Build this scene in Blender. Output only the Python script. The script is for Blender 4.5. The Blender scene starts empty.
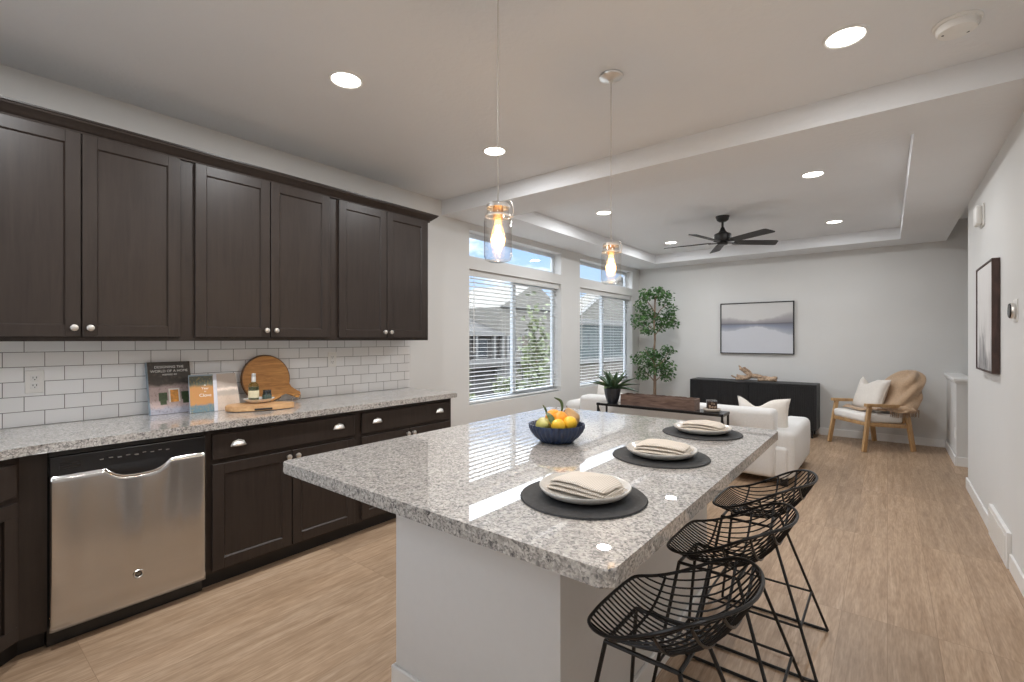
import bpy, bmesh, math, random
from mathutils import Vector, Matrix, noise
PI = math.pi
random.seed(7)
sc = bpy.context.scene
COL = sc.collection

# ------------------------------------------------------------------ camera
W_PX, F_PX, YAW = 1024.0, 473.0, math.radians(38.44)
cam_d = bpy.data.cameras.new('camera')
cam_d.sensor_width = 36.0
cam_d.lens = 36.0 * F_PX / W_PX
cam_d.shift_y = -2.0 / W_PX
cam_d.clip_start = 0.02
cam_d.clip_end = 300
cam = bpy.data.objects.new('camera', cam_d)
COL.objects.link(cam)
cam.location = (0, 0, 1.363)
cam.rotation_euler = (PI / 2, 0, YAW)
sc.camera = cam

# ------------------------------------------------------------------ view + world
sc.view_settings.view_transform = 'Standard'
sc.view_settings.look = 'None'
sc.view_settings.gamma = 1.0
sc.view_settings.use_curve_mapping = False
sc.view_settings.exposure = 0.42
try:
    sc.cycles.use_denoising = True
    sc.cycles.max_bounces = 10
    sc.cycles.diffuse_bounces = 6
    sc.cycles.glossy_bounces = 4
    sc.cycles.transparent_max_bounces = 16
    sc.cycles.sample_clamp_indirect = 6.0
    sc.cycles.caustics_reflective = False
    sc.cycles.caustics_refractive = False
except Exception:
    pass

LAMP_W = 9.0          # each recessed lamp
SKY = 1.0
world = bpy.data.worlds.new('world')
sc.world = world
world.use_nodes = True
wn, wl = world.node_tree.nodes, world.node_tree.links
wn.clear()
w_out = wn.new('ShaderNodeOutputWorld')
w_bg = wn.new('ShaderNodeBackground')
w_bg.inputs['Strength'].default_value = SKY
w_tc = wn.new('ShaderNodeTexCoord')
w_sep = wn.new('ShaderNodeSeparateXYZ')
w_ramp = wn.new('ShaderNodeValToRGB')
e = w_ramp.color_ramp.elements
e[0].position = 0.0; e[0].color = (0.72, 0.85, 1.0, 1)
e[1].position = 0.42; e[1].color = (5.6, 5.9, 6.4, 1)      # bright high haze overhead
m = w_ramp.color_ramp.elements.new(0.20); m.color = (0.38, 0.62, 1.05, 1)
m = w_ramp.color_ramp.elements.new(0.245); m.color = (2.8, 3.0, 3.3, 1)
w_map = wn.new('ShaderNodeMapping')
w_map.inputs['Scale'].default_value = (1.0, 1.0, 2.2)
w_map.inputs['Location'].default_value = (0.35, 0.1, 0.2)
w_noise = wn.new('ShaderNodeTexNoise')
w_noise.inputs['Scale'].default_value = 6.5
w_noise.inputs['Detail'].default_value = 7
w_noise.inputs['Roughness'].default_value = 0.55
w_cr = wn.new('ShaderNodeValToRGB')
w_cr.color_ramp.elements[0].position = 0.47
w_cr.color_ramp.elements[1].position = 0.60
w_mix = wn.new('ShaderNodeMixRGB')
w_mix.blend_type = 'LIGHTEN'
w_mix.inputs['Color2'].default_value = (1.25, 1.27, 1.3, 1)
wl.new(w_tc.outputs['Generated'], w_sep.inputs[0])
wl.new(w_sep.outputs['Z'], w_ramp.inputs[0])
wl.new(w_tc.outputs['Generated'], w_map.inputs[0])
wl.new(w_map.outputs[0], w_noise.inputs['Vector'])
wl.new(w_noise.outputs['Fac'], w_cr.inputs[0])
wl.new(w_cr.outputs[0], w_mix.inputs['Fac'])
wl.new(w_ramp.outputs[0], w_mix.inputs['Color1'])
wl.new(w_mix.outputs[0], w_bg.inputs['Color'])
wl.new(w_bg.outputs[0], w_out.inputs[0])

sun_d = bpy.data.lights.new('sun', 'SUN')
sun_d.energy = 1.0
sun_d.angle = 0.01
sun_d.color = (1.0, 0.95, 0.86)
sun = bpy.data.objects.new('sun', sun_d)
COL.objects.link(sun)
sun.location = (10, 8, 20)
sun.rotation_euler = Vector((-0.70, -0.30, -0.65)).to_track_quat('-Z', 'Y').to_euler()

# ------------------------------------------------------------------ helpers
class MB:
    """collects shapes in world coordinates and links them as ONE mesh object"""
    def __init__(self):
        self.bm = bmesh.new()
    def box(self, x0, x1, y0, y1, z0, z1, bevel=0.0, seg=2, rot=None):
        r = bmesh.ops.create_cube(self.bm, size=1.0)
        vs = r['verts']
        sx, sy, sz = x1 - x0, y1 - y0, z1 - z0
        c = Vector(((x0 + x1) / 2, (y0 + y1) / 2, (z0 + z1) / 2))
        for v in vs:
            v.co = Vector((v.co.x * sx, v.co.y * sy, v.co.z * sz))
        if bevel > 0:
            es = list({e for v in vs for e in v.link_edges})
            res = bmesh.ops.bevel(self.bm, geom=es, offset=min(bevel, 0.49 * min(abs(sx), abs(sy), abs(sz))), segments=seg, profile=0.5, affect='EDGES', clamp_overlap=True)
            vs = list({v for f in res['faces'] for v in f.verts} | {v for v in vs if v.is_valid})
        for v in vs:
            if rot is not None:
                v.co = rot @ v.co
            v.co += c
        return vs
    def obox(self, c, size, rot, bevel=0.0, seg=2):
        c = Vector(c)
        n0 = set(self.bm.verts)
        self.box(-size[0] / 2, size[0] / 2, -size[1] / 2, size[1] / 2, -size[2] / 2, size[2] / 2, bevel, seg)
        for v in self.bm.verts:
            if v not in n0:
                v.co = rot @ v.co + c
    def tube(self, pts, r, n=8, closed=False, caps=True):
        pts = [Vector(p) for p in pts]
        N = len(pts)
        rs = r if isinstance(r, (list, tuple)) else [r] * N
        rings = []
        t0 = (pts[1] - pts[0]).normalized()
        up = Vector((0, 0, 1)) if abs(t0.z) < 0.9 else Vector((1, 0, 0))
        nrm = t0.cross(up).normalized()
        prev = t0
        for i in range(N):
            if closed:
                t = (pts[(i + 1) % N] - pts[i - 1]).normalized()
            else:
                t = (pts[min(i + 1, N - 1)] - pts[max(i - 1, 0)])
                t = t.normalized() if t.length > 1e-9 else prev
            q = prev.rotation_difference(t)
            nrm = (q @ nrm)
            nrm = (nrm - t * nrm.dot(t)).normalized()
            b = t.cross(nrm)
            prev = t
            rings.append([self.bm.verts.new(pts[i] + (nrm * math.cos(2 * PI * k / n) + b * math.sin(2 * PI * k / n)) * rs[i]) for k in range(n)])
        for i in range(N if closed else N - 1):
            a, c = rings[i], rings[(i + 1) % N]
            for k in range(n):
                try: self.bm.faces.new((a[k], a[(k + 1) % n], c[(k + 1) % n], c[k]))
                except ValueError: pass
        if caps and not closed:
            self.bm.faces.new(list(reversed(rings[0])))
            self.bm.faces.new(rings[-1])
    def lathe(self, prof, c=(0, 0, 0), n=32, axis=None, wob=None):
        """prof: list of (radius, z)"""
        c = Vector(c)
        R = axis if axis is not None else Matrix.Identity(3)
        rings = []
        for r, z in prof:
            if r < 1e-6:
                rings.append([self.bm.verts.new(R @ Vector((0, 0, z)) + c)])
            else:
                ring = []
                for k in range(n):
                    a = 2 * PI * k / n
                    rr = r * (wob(a, z) if wob else 1.0)
                    ring.append(self.bm.verts.new(R @ Vector((rr * math.cos(a), rr * math.sin(a), z)) + c))
                rings.append(ring)
        for a, b in zip(rings, rings[1:]):
            if len(a) == 1 and len(b) == 1: continue
            for k in range(n):
                k2 = (k + 1) % n
                if len(a) == 1: self.bm.faces.new((a[0], b[k], b[k2]))
                elif len(b) == 1: self.bm.faces.new((a[k], b[0], a[k2]))
                else: self.bm.faces.new((a[k], b[k], b[k2], a[k2]))
    def prism(self, pts, z0, z1, bevel=0.0):
        """polygon in XY extruded in z"""
        lo = [self.bm.verts.new((p[0], p[1], z0)) for p in pts]
        hi = [self.bm.verts.new((p[0], p[1], z1)) for p in pts]
        n = len(pts)
        f1 = self.bm.faces.new(list(reversed(lo)))
        f2 = self.bm.faces.new(hi)
        for i in range(n):
            self.bm.faces.new((lo[i], lo[(i + 1) % n], hi[(i + 1) % n], hi[i]))
        if bevel > 0:
            es = list(set(f1.edges) | set(f2.edges))
            bmesh.ops.bevel(self.bm, geom=es, offset=bevel, segments=3, profile=0.5, affect='EDGES')
    def profile_x(self, pts, y0, y1):
        """polygon in XZ swept along y"""
        a = [self.bm.verts.new((p[0], y0, p[1])) for p in pts]
        b = [self.bm.verts.new((p[0], y1, p[1])) for p in pts]
        n = len(pts)
        self.bm.faces.new(a); self.bm.faces.new(list(reversed(b)))
        for i in range(n):
            self.bm.faces.new((a[i], b[i], b[(i + 1) % n], a[(i + 1) % n]))
    def grid(self, fn, nu, nv, closed_u=False):
        rows = [[self.bm.verts.new(fn(i / nu, j / nv)) for j in range(nv + 1)] for i in range(nu + (0 if closed_u else 1))]
        M = len(rows)
        for i in range(M if closed_u else M - 1):
            for j in range(nv):
                a, b = rows[i], rows[(i + 1) % M]
                self.bm.faces.new((a[j], b[j], b[j + 1], a[j + 1]))
    def quad(self, a, b, c, d):
        self.bm.faces.new([self.bm.verts.new(p) for p in (a, b, c, d)])
    def sphere(self, c, r, n=16, scale=(1, 1, 1), rot=None, disp=0.0, seed=0.0):
        R = rot if rot is not None else Matrix.Identity(3)
        res = bmesh.ops.create_uvsphere(self.bm, u_segments=n, v_segments=max(6, n * 2 // 3), radius=1.0)
        for v in res['verts']:
            p = v.co.copy()
            k = 1 + disp * noise.noise(p * 1.7 + Vector((seed, seed, 0)))
            v.co = R @ Vector((p.x * r * scale[0] * k, p.y * r * scale[1] * k, p.z * r * scale[2] * k)) + Vector(c)
    def warp(self, fn):
        for v in self.bm.verts:
            v.co = fn(v.co)
    def build(self, name, mat=None, parent=None, smooth=True, angle=40, solidify=None, subsurf=0, fix=True):
        if fix:
            bmesh.ops.recalc_face_normals(self.bm, faces=self.bm.faces[:])
        off = world_loc(parent) if parent is not None else Vector((0, 0, 0))
        me = bpy.data.meshes.new(name)
        for v in self.bm.verts:
            v.co -= off
        self.bm.to_mesh(me)
        self.bm.free()
        if smooth:
            for p in me.polygons: p.use_smooth = True
            try: me.set_sharp_from_angle(angle=math.radians(angle))
            except Exception: pass
        o = bpy.data.objects.new(name, me)
        COL.objects.link(o)
        if mat is not None: me.materials.append(mat)
        if parent is not None: o.parent = parent
        if solidify:
            md = o.modifiers.new('solid', 'SOLIDIFY'); md.thickness = solidify; md.offset = 0
        if subsurf:
            md = o.modifiers.new('sub', 'SUBSURF'); md.levels = subsurf; md.render_levels = subsurf
        return o

def world_loc(o):
    v = Vector((0, 0, 0))
    while o is not None:
        v += o.location
        o = o.parent
    return v

def tag(o, label=None, cat=None, group=None, kind=None):
    if label: o['label'] = label
    if cat: o['category'] = cat
    if group: o['group'] = group
    if kind: o['kind'] = kind
    return o

def thing(name, label, cat, loc=(0, 0, 0), group=None):
    o = bpy.data.objects.new(name, None)
    o.empty_display_size = 0.05
    o.location = loc
    COL.objects.link(o)
    return tag(o, label, cat, group)

def copy_tree(o, parent=None):
    c = o.copy()
    COL.objects.link(c)
    c.parent = parent
    for ch in [x for x in bpy.data.objects if x.parent is o]:
        copy_tree(ch, c)
    return c

def struct(name, mb, mat, label=None, parent=None, **k):
    o = mb.build(name, mat, parent, **k)
    if parent is None: o['kind'] = 'structure'
    if label: o['label'] = label
    return o

def text_part(name, body, size, mat, mw, parent, bold=0.0):
    """flat lettering placed by a world matrix; mw maps x to reading direction, y to up"""
    cu = bpy.data.curves.new(name, 'FONT'); cu.body = body; cu.size = size
    cu.align_x = 'CENTER'; cu.align_y = 'CENTER'; cu.extrude = .0003; cu.offset = bold
    cu.materials.append(mat)
    o = bpy.data.objects.new(name, cu); COL.objects.link(o)
    o.parent = parent
    me = bpy.data.meshes.new_from_object(o)
    me.name = name
    bpy.data.objects.remove(o)
    o = bpy.data.objects.new(name, me); COL.objects.link(o)
    o.parent = parent
    o.matrix_local = Matrix.Translation(-world_loc(parent)) @ mw
    return o


def rotz(a): return Matrix.Rotation(a, 3, 'Z')
def rotx(a): return Matrix.Rotation(a, 3, 'X')
def roty(a): return Matrix.Rotation(a, 3, 'Y')

def catmull(P, n=8, closed=False):
    P = [Vector(p) for p in P]
    out = []
    N = len(P)
    rng = range(N) if closed else range(N - 1)
    for i in rng:
        if closed: p0, p1, p2, p3 = P[i - 1], P[i], P[(i + 1) % N], P[(i + 2) % N]
        else: p0, p1, p2, p3 = P[max(i - 1, 0)], P[i], P[i + 1], P[min(i + 2, N - 1)]
        for k in range(n):
            t = k / n
            out.append(0.5 * ((2 * p1) + (-p0 + p2) * t + (2 * p0 - 5 * p1 + 4 * p2 - p3) * t * t + (-p0 + 3 * p1 - 3 * p2 + p3) * t ** 3))
    if not closed: out.append(P[-1])
    return out

# ------------------------------------------------------------------ materials
class NT:
    def __init__(self, name):
        self.m = bpy.data.materials.new(name)
        self.m.use_nodes = True
        self.n, self.l = self.m.node_tree.nodes, self.m.node_tree.links
        self.p = self.n['Principled BSDF']
    def new(self, t, **kw):
        x = self.n.new(t)
        for k, v in kw.items():
            if k.startswith('i_'):
                x.inputs[k[2:].replace('_', ' ')].default_value = v
            else: setattr(x, k, v)
        return x
    def link(self, a, b): self.l.new(a, b)
    def set(self, **kw):
        for k, v in kw.items():
            self.p.inputs[k.replace('_', ' ')].default_value = v
        return self
    def coord(self, scale=(1, 1, 1), kind='Object', rot=(0, 0, 0), loc=(0, 0, 0)):
        tc = self.new('ShaderNodeTexCoord')
        mp = self.new('ShaderNodeMapping')
        mp.inputs['Scale'].default_value = scale
        mp.inputs['Rotation'].default_value = rot
        mp.inputs['Location'].default_value = loc
        self.link(tc.outputs[kind], mp.inputs[0])
        return mp.outputs[0]
    def noise(self, vec, scale, detail=4, rough=0.5, dist=0.0):
        x = self.new('ShaderNodeTexNoise')
        x.inputs['Scale'].default_value = scale
        x.inputs['Detail'].default_value = detail
        x.inputs['Roughness'].default_value = rough
        x.inputs['Distortion'].default_value = dist
        self.link(vec, x.inputs['Vector'])
        return x.outputs['Fac']
    def ramp(self, fac, stops, const=False):
        r = self.new('ShaderNodeValToRGB')
        els = r.color_ramp.elements
        if const: r.color_ramp.interpolation = 'CONSTANT'
        els[0].position, els[1].position = stops[0][0], stops[-1][0]
        els[0].color = tuple(stops[0][1]) + (1,); els[1].color = tuple(stops[-1][1]) + (1,)
        for p, c in stops[1:-1]:
            q = els.new(p); q.color = tuple(c) + (1,)
        self.link(fac, r.inputs[0])
        return r.outputs[0]
    def mix(self, fac, a, b, mode='MIX'):
        x = self.new('ShaderNodeMixRGB', blend_type=mode)
        for s, v in (('Fac', fac), ('Color1', a), ('Color2', b)):
            if isinstance(v, (int, float)): x.inputs[s].default_value = v
            elif isinstance(v, (tuple, list)): x.inputs[s].default_value = tuple(v) + (1,)
            else: self.link(v, x.inputs[s])
        return x.outputs[0]
    def bump(self, h, strength=0.2, dist=0.002):
        b = self.new('ShaderNodeBump')
        b.inputs['Strength'].default_value = strength
        b.inputs['Distance'].default_value = dist
        self.link(h, b.inputs['Height'])
        self.link(b.outputs[0], self.p.inputs['Normal'])
    def color(self, out): self.link(out, self.p.inputs['Base Color'])

def g(c, k): return tuple(max(0, min(1, x * k)) for x in c)

def basic(name, col, rough=0.5, metal=0.0, var=0.06, scale=30, bump=0.0, bdist=0.001, coat=0.0, sheen=0.0, bscale=None):
    t = NT(name)
    t.set(Roughness=rough, Metallic=metal)
    if coat: t.set(Coat_Weight=coat, Coat_Roughness=0.05)
    if sheen: t.set(Sheen_Weight=sheen, Sheen_Roughness=0.5)
    v = t.coord()
    n = t.noise(v, scale, 3)
    t.color(t.ramp(n, [(0.3, g(col, 1 - var)), (0.7, g(col, 1 + var))]))
    if bump:
        h = t.noise(v, bscale or scale * 3, 4)
        t.bump(h, bump, bdist)
    return t.m

def m_wall(name, col, scale=45, strength=0.12):
    t = NT(name)
    t.set(Roughness=0.75)
    v = t.coord()
    t.color(t.ramp(t.noise(v, 2.0, 2), [(0.3, g(col, .985)), (0.7, g(col, 1.015))]))
    t.bump(t.noise(v, scale, 3, 0.5, 0.6), strength, 0.004)
    return t.m

M = {}
M['wall'] = m_wall('wall_paint', (0.66, 0.655, 0.64))
M['ceiling'] = m_wall('ceiling_paint', (0.75, 0.76, 0.775), 30, 0.6)
M['trim'] = basic('white_trim', (0.78, 0.775, 0.76), 0.4, var=0.01)
M['vinyl'] = basic('window_vinyl', (0.60, 0.64, 0.68), 0.35, var=0.02)
M['white_plastic'] = basic('white_plastic', (0.78, 0.77, 0.74), 0.35, var=0.01)
M['slat'] = basic('blind_slat', (0.60, 0.60, 0.59), 0.45, var=0.02)

def m_floor():
    t = NT('oak_planks')
    t.set(Roughness=0.42)
    v = t.coord()                       # x across, y along the planks
    mp = t.new('ShaderNodeMapping'); mp.inputs['Rotation'].default_value = (0, 0, PI / 2)
    t.link(v, mp.inputs[0])
    br = t.new('ShaderNodeTexBrick')
    br.offset = 0.37; br.offset_frequency = 1
    br.inputs['Scale'].default_value = 1.0
    br.inputs['Brick Width'].default_value = 1.22
    br.inputs['Row Height'].default_value = 0.18
    br.inputs['Mortar Size'].default_value = 0.0012
    br.inputs['Mortar Smooth'].default_value = 0.4
    br.inputs['Bias'].default_value = 0.0
    br.inputs['Color1'].default_value = (0.0, 0.0, 0.0, 1)
    br.inputs['Color2'].default_value = (1.0, 1.0, 1.0, 1)
    br.inputs['Mortar'].default_value = (0.5, 0.5, 0.5, 1)
    t.link(mp.outputs[0], br.inputs['Vector'])
    # shift the grain per plank
    off = t.new('ShaderNodeVectorMath', operation='MULTIPLY'); off.inputs[1].default_value = (3.1, 5.3, 2.2)
    t.link(br.outputs['Color'], off.inputs[0])
    add = t.new('ShaderNodeVectorMath', operation='ADD')
    t.link(v, add.inputs[0]); t.link(off.outputs[0], add.inputs[1])
    st = t.new('ShaderNodeMapping'); st.inputs['Scale'].default_value = (20, 1.6, 1)
    t.link(add.outputs[0], st.inputs[0])
    n1 = t.noise(st.outputs[0], 1.6, 6, 0.62, 0.7)
    st2 = t.new('ShaderNodeMapping'); st2.inputs['Scale'].default_value = (70, 7, 1)
    t.link(add.outputs[0], st2.inputs[0])
    n2 = t.noise(st2.outputs[0], 2.0, 3, 0.5)
    c = t.ramp(n1, [(0.28, (0.31, 0.205, 0.128)), (0.46, (0.40, 0.278, 0.182)), (0.58, (0.455, 0.325, 0.22)), (0.76, (0.53, 0.395, 0.285))])
    tone = t.ramp(br.outputs['Color'], [(0.0, (0.86, 0.85, 0.84)), (0.5, (0.97, 0.96, 0.95)), (1.0, (1.05, 1.04, 1.03))])
    c = t.mix(1.0, c, tone, 'MULTIPLY')
    fine = t.ramp(n2, [(0.35, (0.80, 0.77, 0.74)), (0.62, (1.06, 1.06, 1.06))])
    c = t.mix(0.8, c, fine, 'MULTIPLY')
    seam = t.ramp(br.outputs['Fac'], [(0.0, (1, 1, 1)), (1.0, (0.62, 0.56, 0.5))])
    c = t.mix(1.0, c, seam, 'MULTIPLY')
    t.color(c)
    t.bump(n2, 0.08, 0.001)
    return t.m
M['floor'] = m_floor()

def m_granite():
    t = NT('granite')
    t.set(Roughness=0.4, Coat_Weight=1.0, Coat_Roughness=0.008, Coat_IOR=2.1)
    v = t.coord()
    nz = t.new('ShaderNodeTexNoise'); nz.inputs['Scale'].default_value = 90; nz.inputs['Detail'].default_value = 3
    t.link(v, nz.inputs['Vector'])
    mx = t.new('ShaderNodeVectorMath', operation='MULTIPLY_ADD')
    mx.inputs[1].default_value = (0.012, 0.012, 0.012)
    t.link(nz.outputs['Color'], mx.inputs[0]); t.link(v, mx.inputs[2])
    vo = t.new('ShaderNodeTexVoronoi'); vo.inputs['Scale'].default_value = 190
    t.link(mx.outputs[0], vo.inputs['Vector'])
    sep = t.new('ShaderNodeSeparateColor'); t.link(vo.outputs['Color'], sep.inputs[0])
    c1 = t.ramp(sep.outputs[0], [(0.0, (0.03, 0.03, 0.033)), (0.14, (0.12, 0.115, 0.115)), (0.28, (0.26, 0.25, 0.24)), (0.46, (0.42, 0.39, 0.36)), (0.66, (0.55, 0.52, 0.485)), (0.88, (0.68, 0.66, 0.63))], const=True)
    vo2 = t.new('ShaderNodeTexVoronoi'); vo2.inputs['Scale'].default_value = 105
    t.link(mx.outputs[0], vo2.inputs['Vector'])
    sep2 = t.new('ShaderNodeSeparateColor'); t.link(vo2.outputs['Color'], sep2.inputs[0])
    c2 = t.ramp(sep2.outputs[1], [(0.0, (0.15, 0.145, 0.14)), (0.14, (0.38, 0.355, 0.33)), (0.45, (0.52, 0.49, 0.455)), (0.8, (0.62, 0.595, 0.56))], const=True)
    big = t.noise(v, 9, 3)
    f = t.ramp(big, [(0.35, (0.30,) * 3), (0.65, (0.55,) * 3)])
    t.color(t.mix(f, c1, c2))
    return t.m
M['granite'] = m_granite()

def m_tile():
    t = NT('subway_tile')
    t.set(Roughness=0.14)
    # wall lies in the yz plane: map (y, z) to the brick texture's (x, y)
    tc = t.new('ShaderNodeTexCoord')
    sp = t.new('ShaderNodeSeparateXYZ'); t.link(tc.outputs['Object'], sp.inputs[0])
    cb = t.new('ShaderNodeCombineXYZ')
    ax = t.new('ShaderNodeMath', operation='ADD'); ax.inputs[1].default_value = 0.1524 * 40 - 0.268
    az = t.new('ShaderNodeMath', operation='ADD'); az.inputs[1].default_value = -0.914 + 0.0762 * 1 + 0.0762 * 20
    t.link(sp.outputs['Y'], ax.inputs[0]); t.link(sp.outputs['Z'], az.inputs[0])
    t.link(ax.outputs[0], cb.inputs[0]); t.link(az.outputs[0], cb.inputs[1])
    br = t.new('ShaderNodeTexBrick')
    br.offset = 0.5; br.offset_frequency = 2
    br.inputs['Scale'].default_value = 1.0
    br.inputs['Brick Width'].default_value = 0.1524
    br.inputs['Row Height'].default_value = 0.0762
    br.inputs['Mortar Size'].default_value = 0.0017
    br.inputs['Mortar Smooth'].default_value = 0.25
    br.inputs['Bias'].default_value = 0.0
    br.inputs['Color1'].default_value = (0.80, 0.80, 0.80, 1)
    br.inputs['Color2'].default_value = (0.86, 0.86, 0.86, 1)
    br.inputs['Mortar'].default_value = (0.17, 0.16, 0.15, 1)
    t.link(cb.outputs[0], br.inputs['Vector'])
    t.color(br.outputs['Color'])
    inv = t.new('ShaderNodeMath', operation='SUBTRACT'); inv.inputs[0].default_value = 1.0
    t.link(br.outputs['Fac'], inv.inputs[1])
    t.bump(inv.outputs[0], 0.5, 0.0015)
    return t.m
M['tile'] = m_tile()

def m_cabinet():
    t = NT('espresso_wood')
    t.set(Roughness=0.38, Specular_IOR_Level=0.32)
    v = t.coord((14, 14, 1.1))
    n = t.noise(v, 3.0, 6, 0.6, 0.5)
    v2 = t.coord((1, 1, 1))
    b = t.noise(v2, 5, 3)
    c = t.ramp(n, [(0.3, (0.017, 0.0118, 0.0095)), (0.7, (0.038, 0.0275, 0.0225))])
    c = t.mix(t.ramp(b, [(0.35, (0.25,) * 3), (0.7, (0.75,) * 3)]), c, (0.034, 0.025, 0.0205))
    t.color(c)
    return t.m
M['cab'] = m_cabinet()
M['toe'] = basic('toe_kick_black', (0.010, 0.009, 0.009), 0.5)
M['nickel'] = basic('satin_nickel', (0.78, 0.76, 0.73), 0.3, 1.0, 0.04)
M['chrome'] = basic('chrome', (0.75, 0.74, 0.72), 0.12, 1.0, 0.02)

def m_steel():
    t = NT('brushed_steel')
    t.set(Metallic=1.0, Roughness=0.2)
    t.p.inputs['Anisotropic'].default_value = 0.55
    v = t.coord((1, 3, 260))
    n = t.noise(v, 3, 3)
    t.color(t.ramp(n, [(0.3, (0.55, 0.545, 0.54)), (0.7, (0.61, 0.605, 0.60))]))
    v2 = t.coord((1, 7, 0.25))
    t.bump(t.noise(v2, 1.0, 1), 0.6, 0.03)
    return t.m
M['steel'] = m_steel()
M['black_plastic'] = basic('black_plastic', (0.012, 0.012, 0.013), 0.25)
M['black_metal'] = basic('black_metal', (0.012, 0.011, 0.011), 0.35, 0.3)
M['dark_metal'] = basic('fan_metal', (0.022, 0.021, 0.021), 0.4, 0.2)
M['island_paint'] = basic('island_paint', (0.66, 0.655, 0.645), 0.45, var=0.01, bump=0.05, bscale=120)
M['plate'] = basic('speckled_ceramic', (0.62, 0.60, 0.565), 0.2, var=0.08, scale=160)
M['mat'] = basic('woven_charcoal', (0.028, 0.029, 0.031), 0.75, var=0.3, scale=60, bump=0.6, bscale=300)
M['bowl'] = basic('blue_ceramic', (0.016, 0.032, 0.08), 0.3, var=0.2, scale=25)
M['lemon'] = basic('lemon_peel', (0.90, 0.55, 0.035), 0.4, var=0.08, bump=0.3, bscale=250)
M['orange'] = basic('orange_peel', (0.88, 0.36, 0.03), 0.4, var=0.1, bump=0.3, bscale=250)
M['pear'] = basic('pear_skin', (0.50, 0.46, 0.13), 0.4, var=0.18, scale=25)
M['mango'] = basic('pear_skin_russet', (0.52, 0.33, 0.15), 0.45, var=0.25, scale=14)
M['leaf'] = basic('leaf_green', (0.065, 0.11, 0.03), 0.45, var=0.3, scale=10)
M['sofa'] = basic('sofa_linen', (0.72, 0.705, 0.685), 0.9, var=0.03, scale=60, bump=0.25, bscale=400, sheen=0.2)
M['pillow'] = basic('cream_pillow', (0.74, 0.69, 0.63), 0.9, var=0.03, scale=40, bump=0.3, bscale=350, sheen=0.2)
M['cushion'] = basic('white_cushion', (0.78, 0.75, 0.71), 0.9, var=0.02, bump=0.2, bscale=350)
M['throw'] = basic('tan_throw', (0.44, 0.30, 0.19), 0.95, var=0.12, scale=60, bump=0.5, bscale=300, sheen=0.4)
M['fringe'] = basic('throw_fringe', (0.33, 0.24, 0.17), 0.95, var=0.2)
M['rubber'] = basic('clear_foot', (0.06, 0.06, 0.06), 0.5)

def m_wood(name, a, b, scale=(40, 4, 40), rough=0.45, sc_=1.2):
    t = NT(name)
    t.set(Roughness=rough)
    v = t.coord(scale)
    n = t.noise(v, sc_, 5, 0.6, 1.2)
    t.color(t.ramp(n, [(0.32, a), (0.68, b)]))
    t.bump(n, 0.15, 0.001)
    return t.m
M['chair_wood'] = m_wood('oak_chair', (0.36, 0.21, 0.09), (0.52, 0.33, 0.16), (18, 18, 4))
M['board'] = m_wood('acacia_board', (0.40, 0.16, 0.04), (0.68, 0.34, 0.10), (4, 4, 34))
M['board_flat'] = m_wood('board_flat_wood', (0.50, 0.27, 0.12), (0.68, 0.42, 0.21), (30, 5, 30))
M['bark_edge'] = m_wood('board_edge', (0.14, 0.07, 0.03), (0.24, 0.13, 0.06), (20, 20, 8))
M['trough'] = m_wood('weathered_brown_wood', (0.10, 0.058, 0.045), (0.24, 0.16, 0.125), (4, 30, 30), 0.7)
M['drift'] = m_wood('driftwood', (0.13, 0.08, 0.05), (0.62, 0.44, 0.30), (20, 20, 20), 0.75, 1.0)
M['trunk'] = m_wood('tree_trunk', (0.13, 0.085, 0.055), (0.28, 0.20, 0.14), (30, 30, 8), 0.8)
M['sideboard'] = m_wood('black_wood', (0.010, 0.010, 0.011), (0.020, 0.020, 0.022), (25, 25, 3), 0.5)
M['pot'] = basic('charcoal_pot', (0.035, 0.04, 0.05), 0.45, var=0.15)
M['stone'] = basic('travertine', (0.42, 0.36, 0.30), 0.6, var=0.15, scale=20)

def m_foliage(name, a, b, c):
    t = NT(name)
    t.set(Roughness=0.42)
    oi = t.coord()
    n = t.noise(oi, 9, 4, 0.7)
    t.color(t.ramp(n, [(0.3, a), (0.5, b), (0.72, c)]))
    return t.m
M['ficus'] = m_foliage('ficus_leaves', (0.015, 0.050, 0.012), (0.045, 0.125, 0.028), (0.15, 0.27, 0.08))
M['agave'] = m_foliage('succulent_leaves', (0.015, 0.04, 0.02), (0.04, 0.085, 0.04), (0.14, 0.20, 0.07))
M['shrub'] = m_foliage('outdoor_leaves', (0.03, 0.05, 0.02), (0.07, 0.09, 0.03), (0.15, 0.17, 0.06))

def m_glass(name, tint=(1, 1, 1), rough=0.0, ior=1.45, add=0.0):
    m = bpy.data.materials.new(name); m.use_nodes = True
    n, l = m.node_tree.nodes, m.node_tree.links
    n.clear()
    out = n.new('ShaderNodeOutputMaterial')
    tr = n.new('ShaderNodeBsdfTransparent'); tr.inputs[0].default_value = tuple(tint) + (1,)
    gl = n.new('ShaderNodeBsdfGlossy'); gl.inputs['Roughness'].default_value = rough
    lw = n.new('ShaderNodeLayerWeight'); lw.inputs[0].default_value = 0.5
    fr = n.new('ShaderNodeMath'); fr.operation = 'POWER'; fr.inputs[1].default_value = 4.5
    f0 = ((ior - 1) / (ior + 1)) ** 2
    l.new(lw.outputs['Facing'], fr.inputs[0])
    add = add + f0
    mx = n.new('ShaderNodeMixShader')
    ad = n.new('ShaderNodeMath'); ad.operation = 'ADD'; ad.inputs[1].default_value = add; ad.use_clamp = True
    l.new(fr.outputs[0], ad.inputs[0]); l.new(ad.outputs[0], mx.inputs[0])
    l.new(tr.outputs[0], mx.inputs[1]); l.new(gl.outputs[0], mx.inputs[2])
    l.new(mx.outputs[0], out.inputs[0])
    return m
M['glass'] = m_glass('window_glass', (0.98, 0.99, 0.99))
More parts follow.
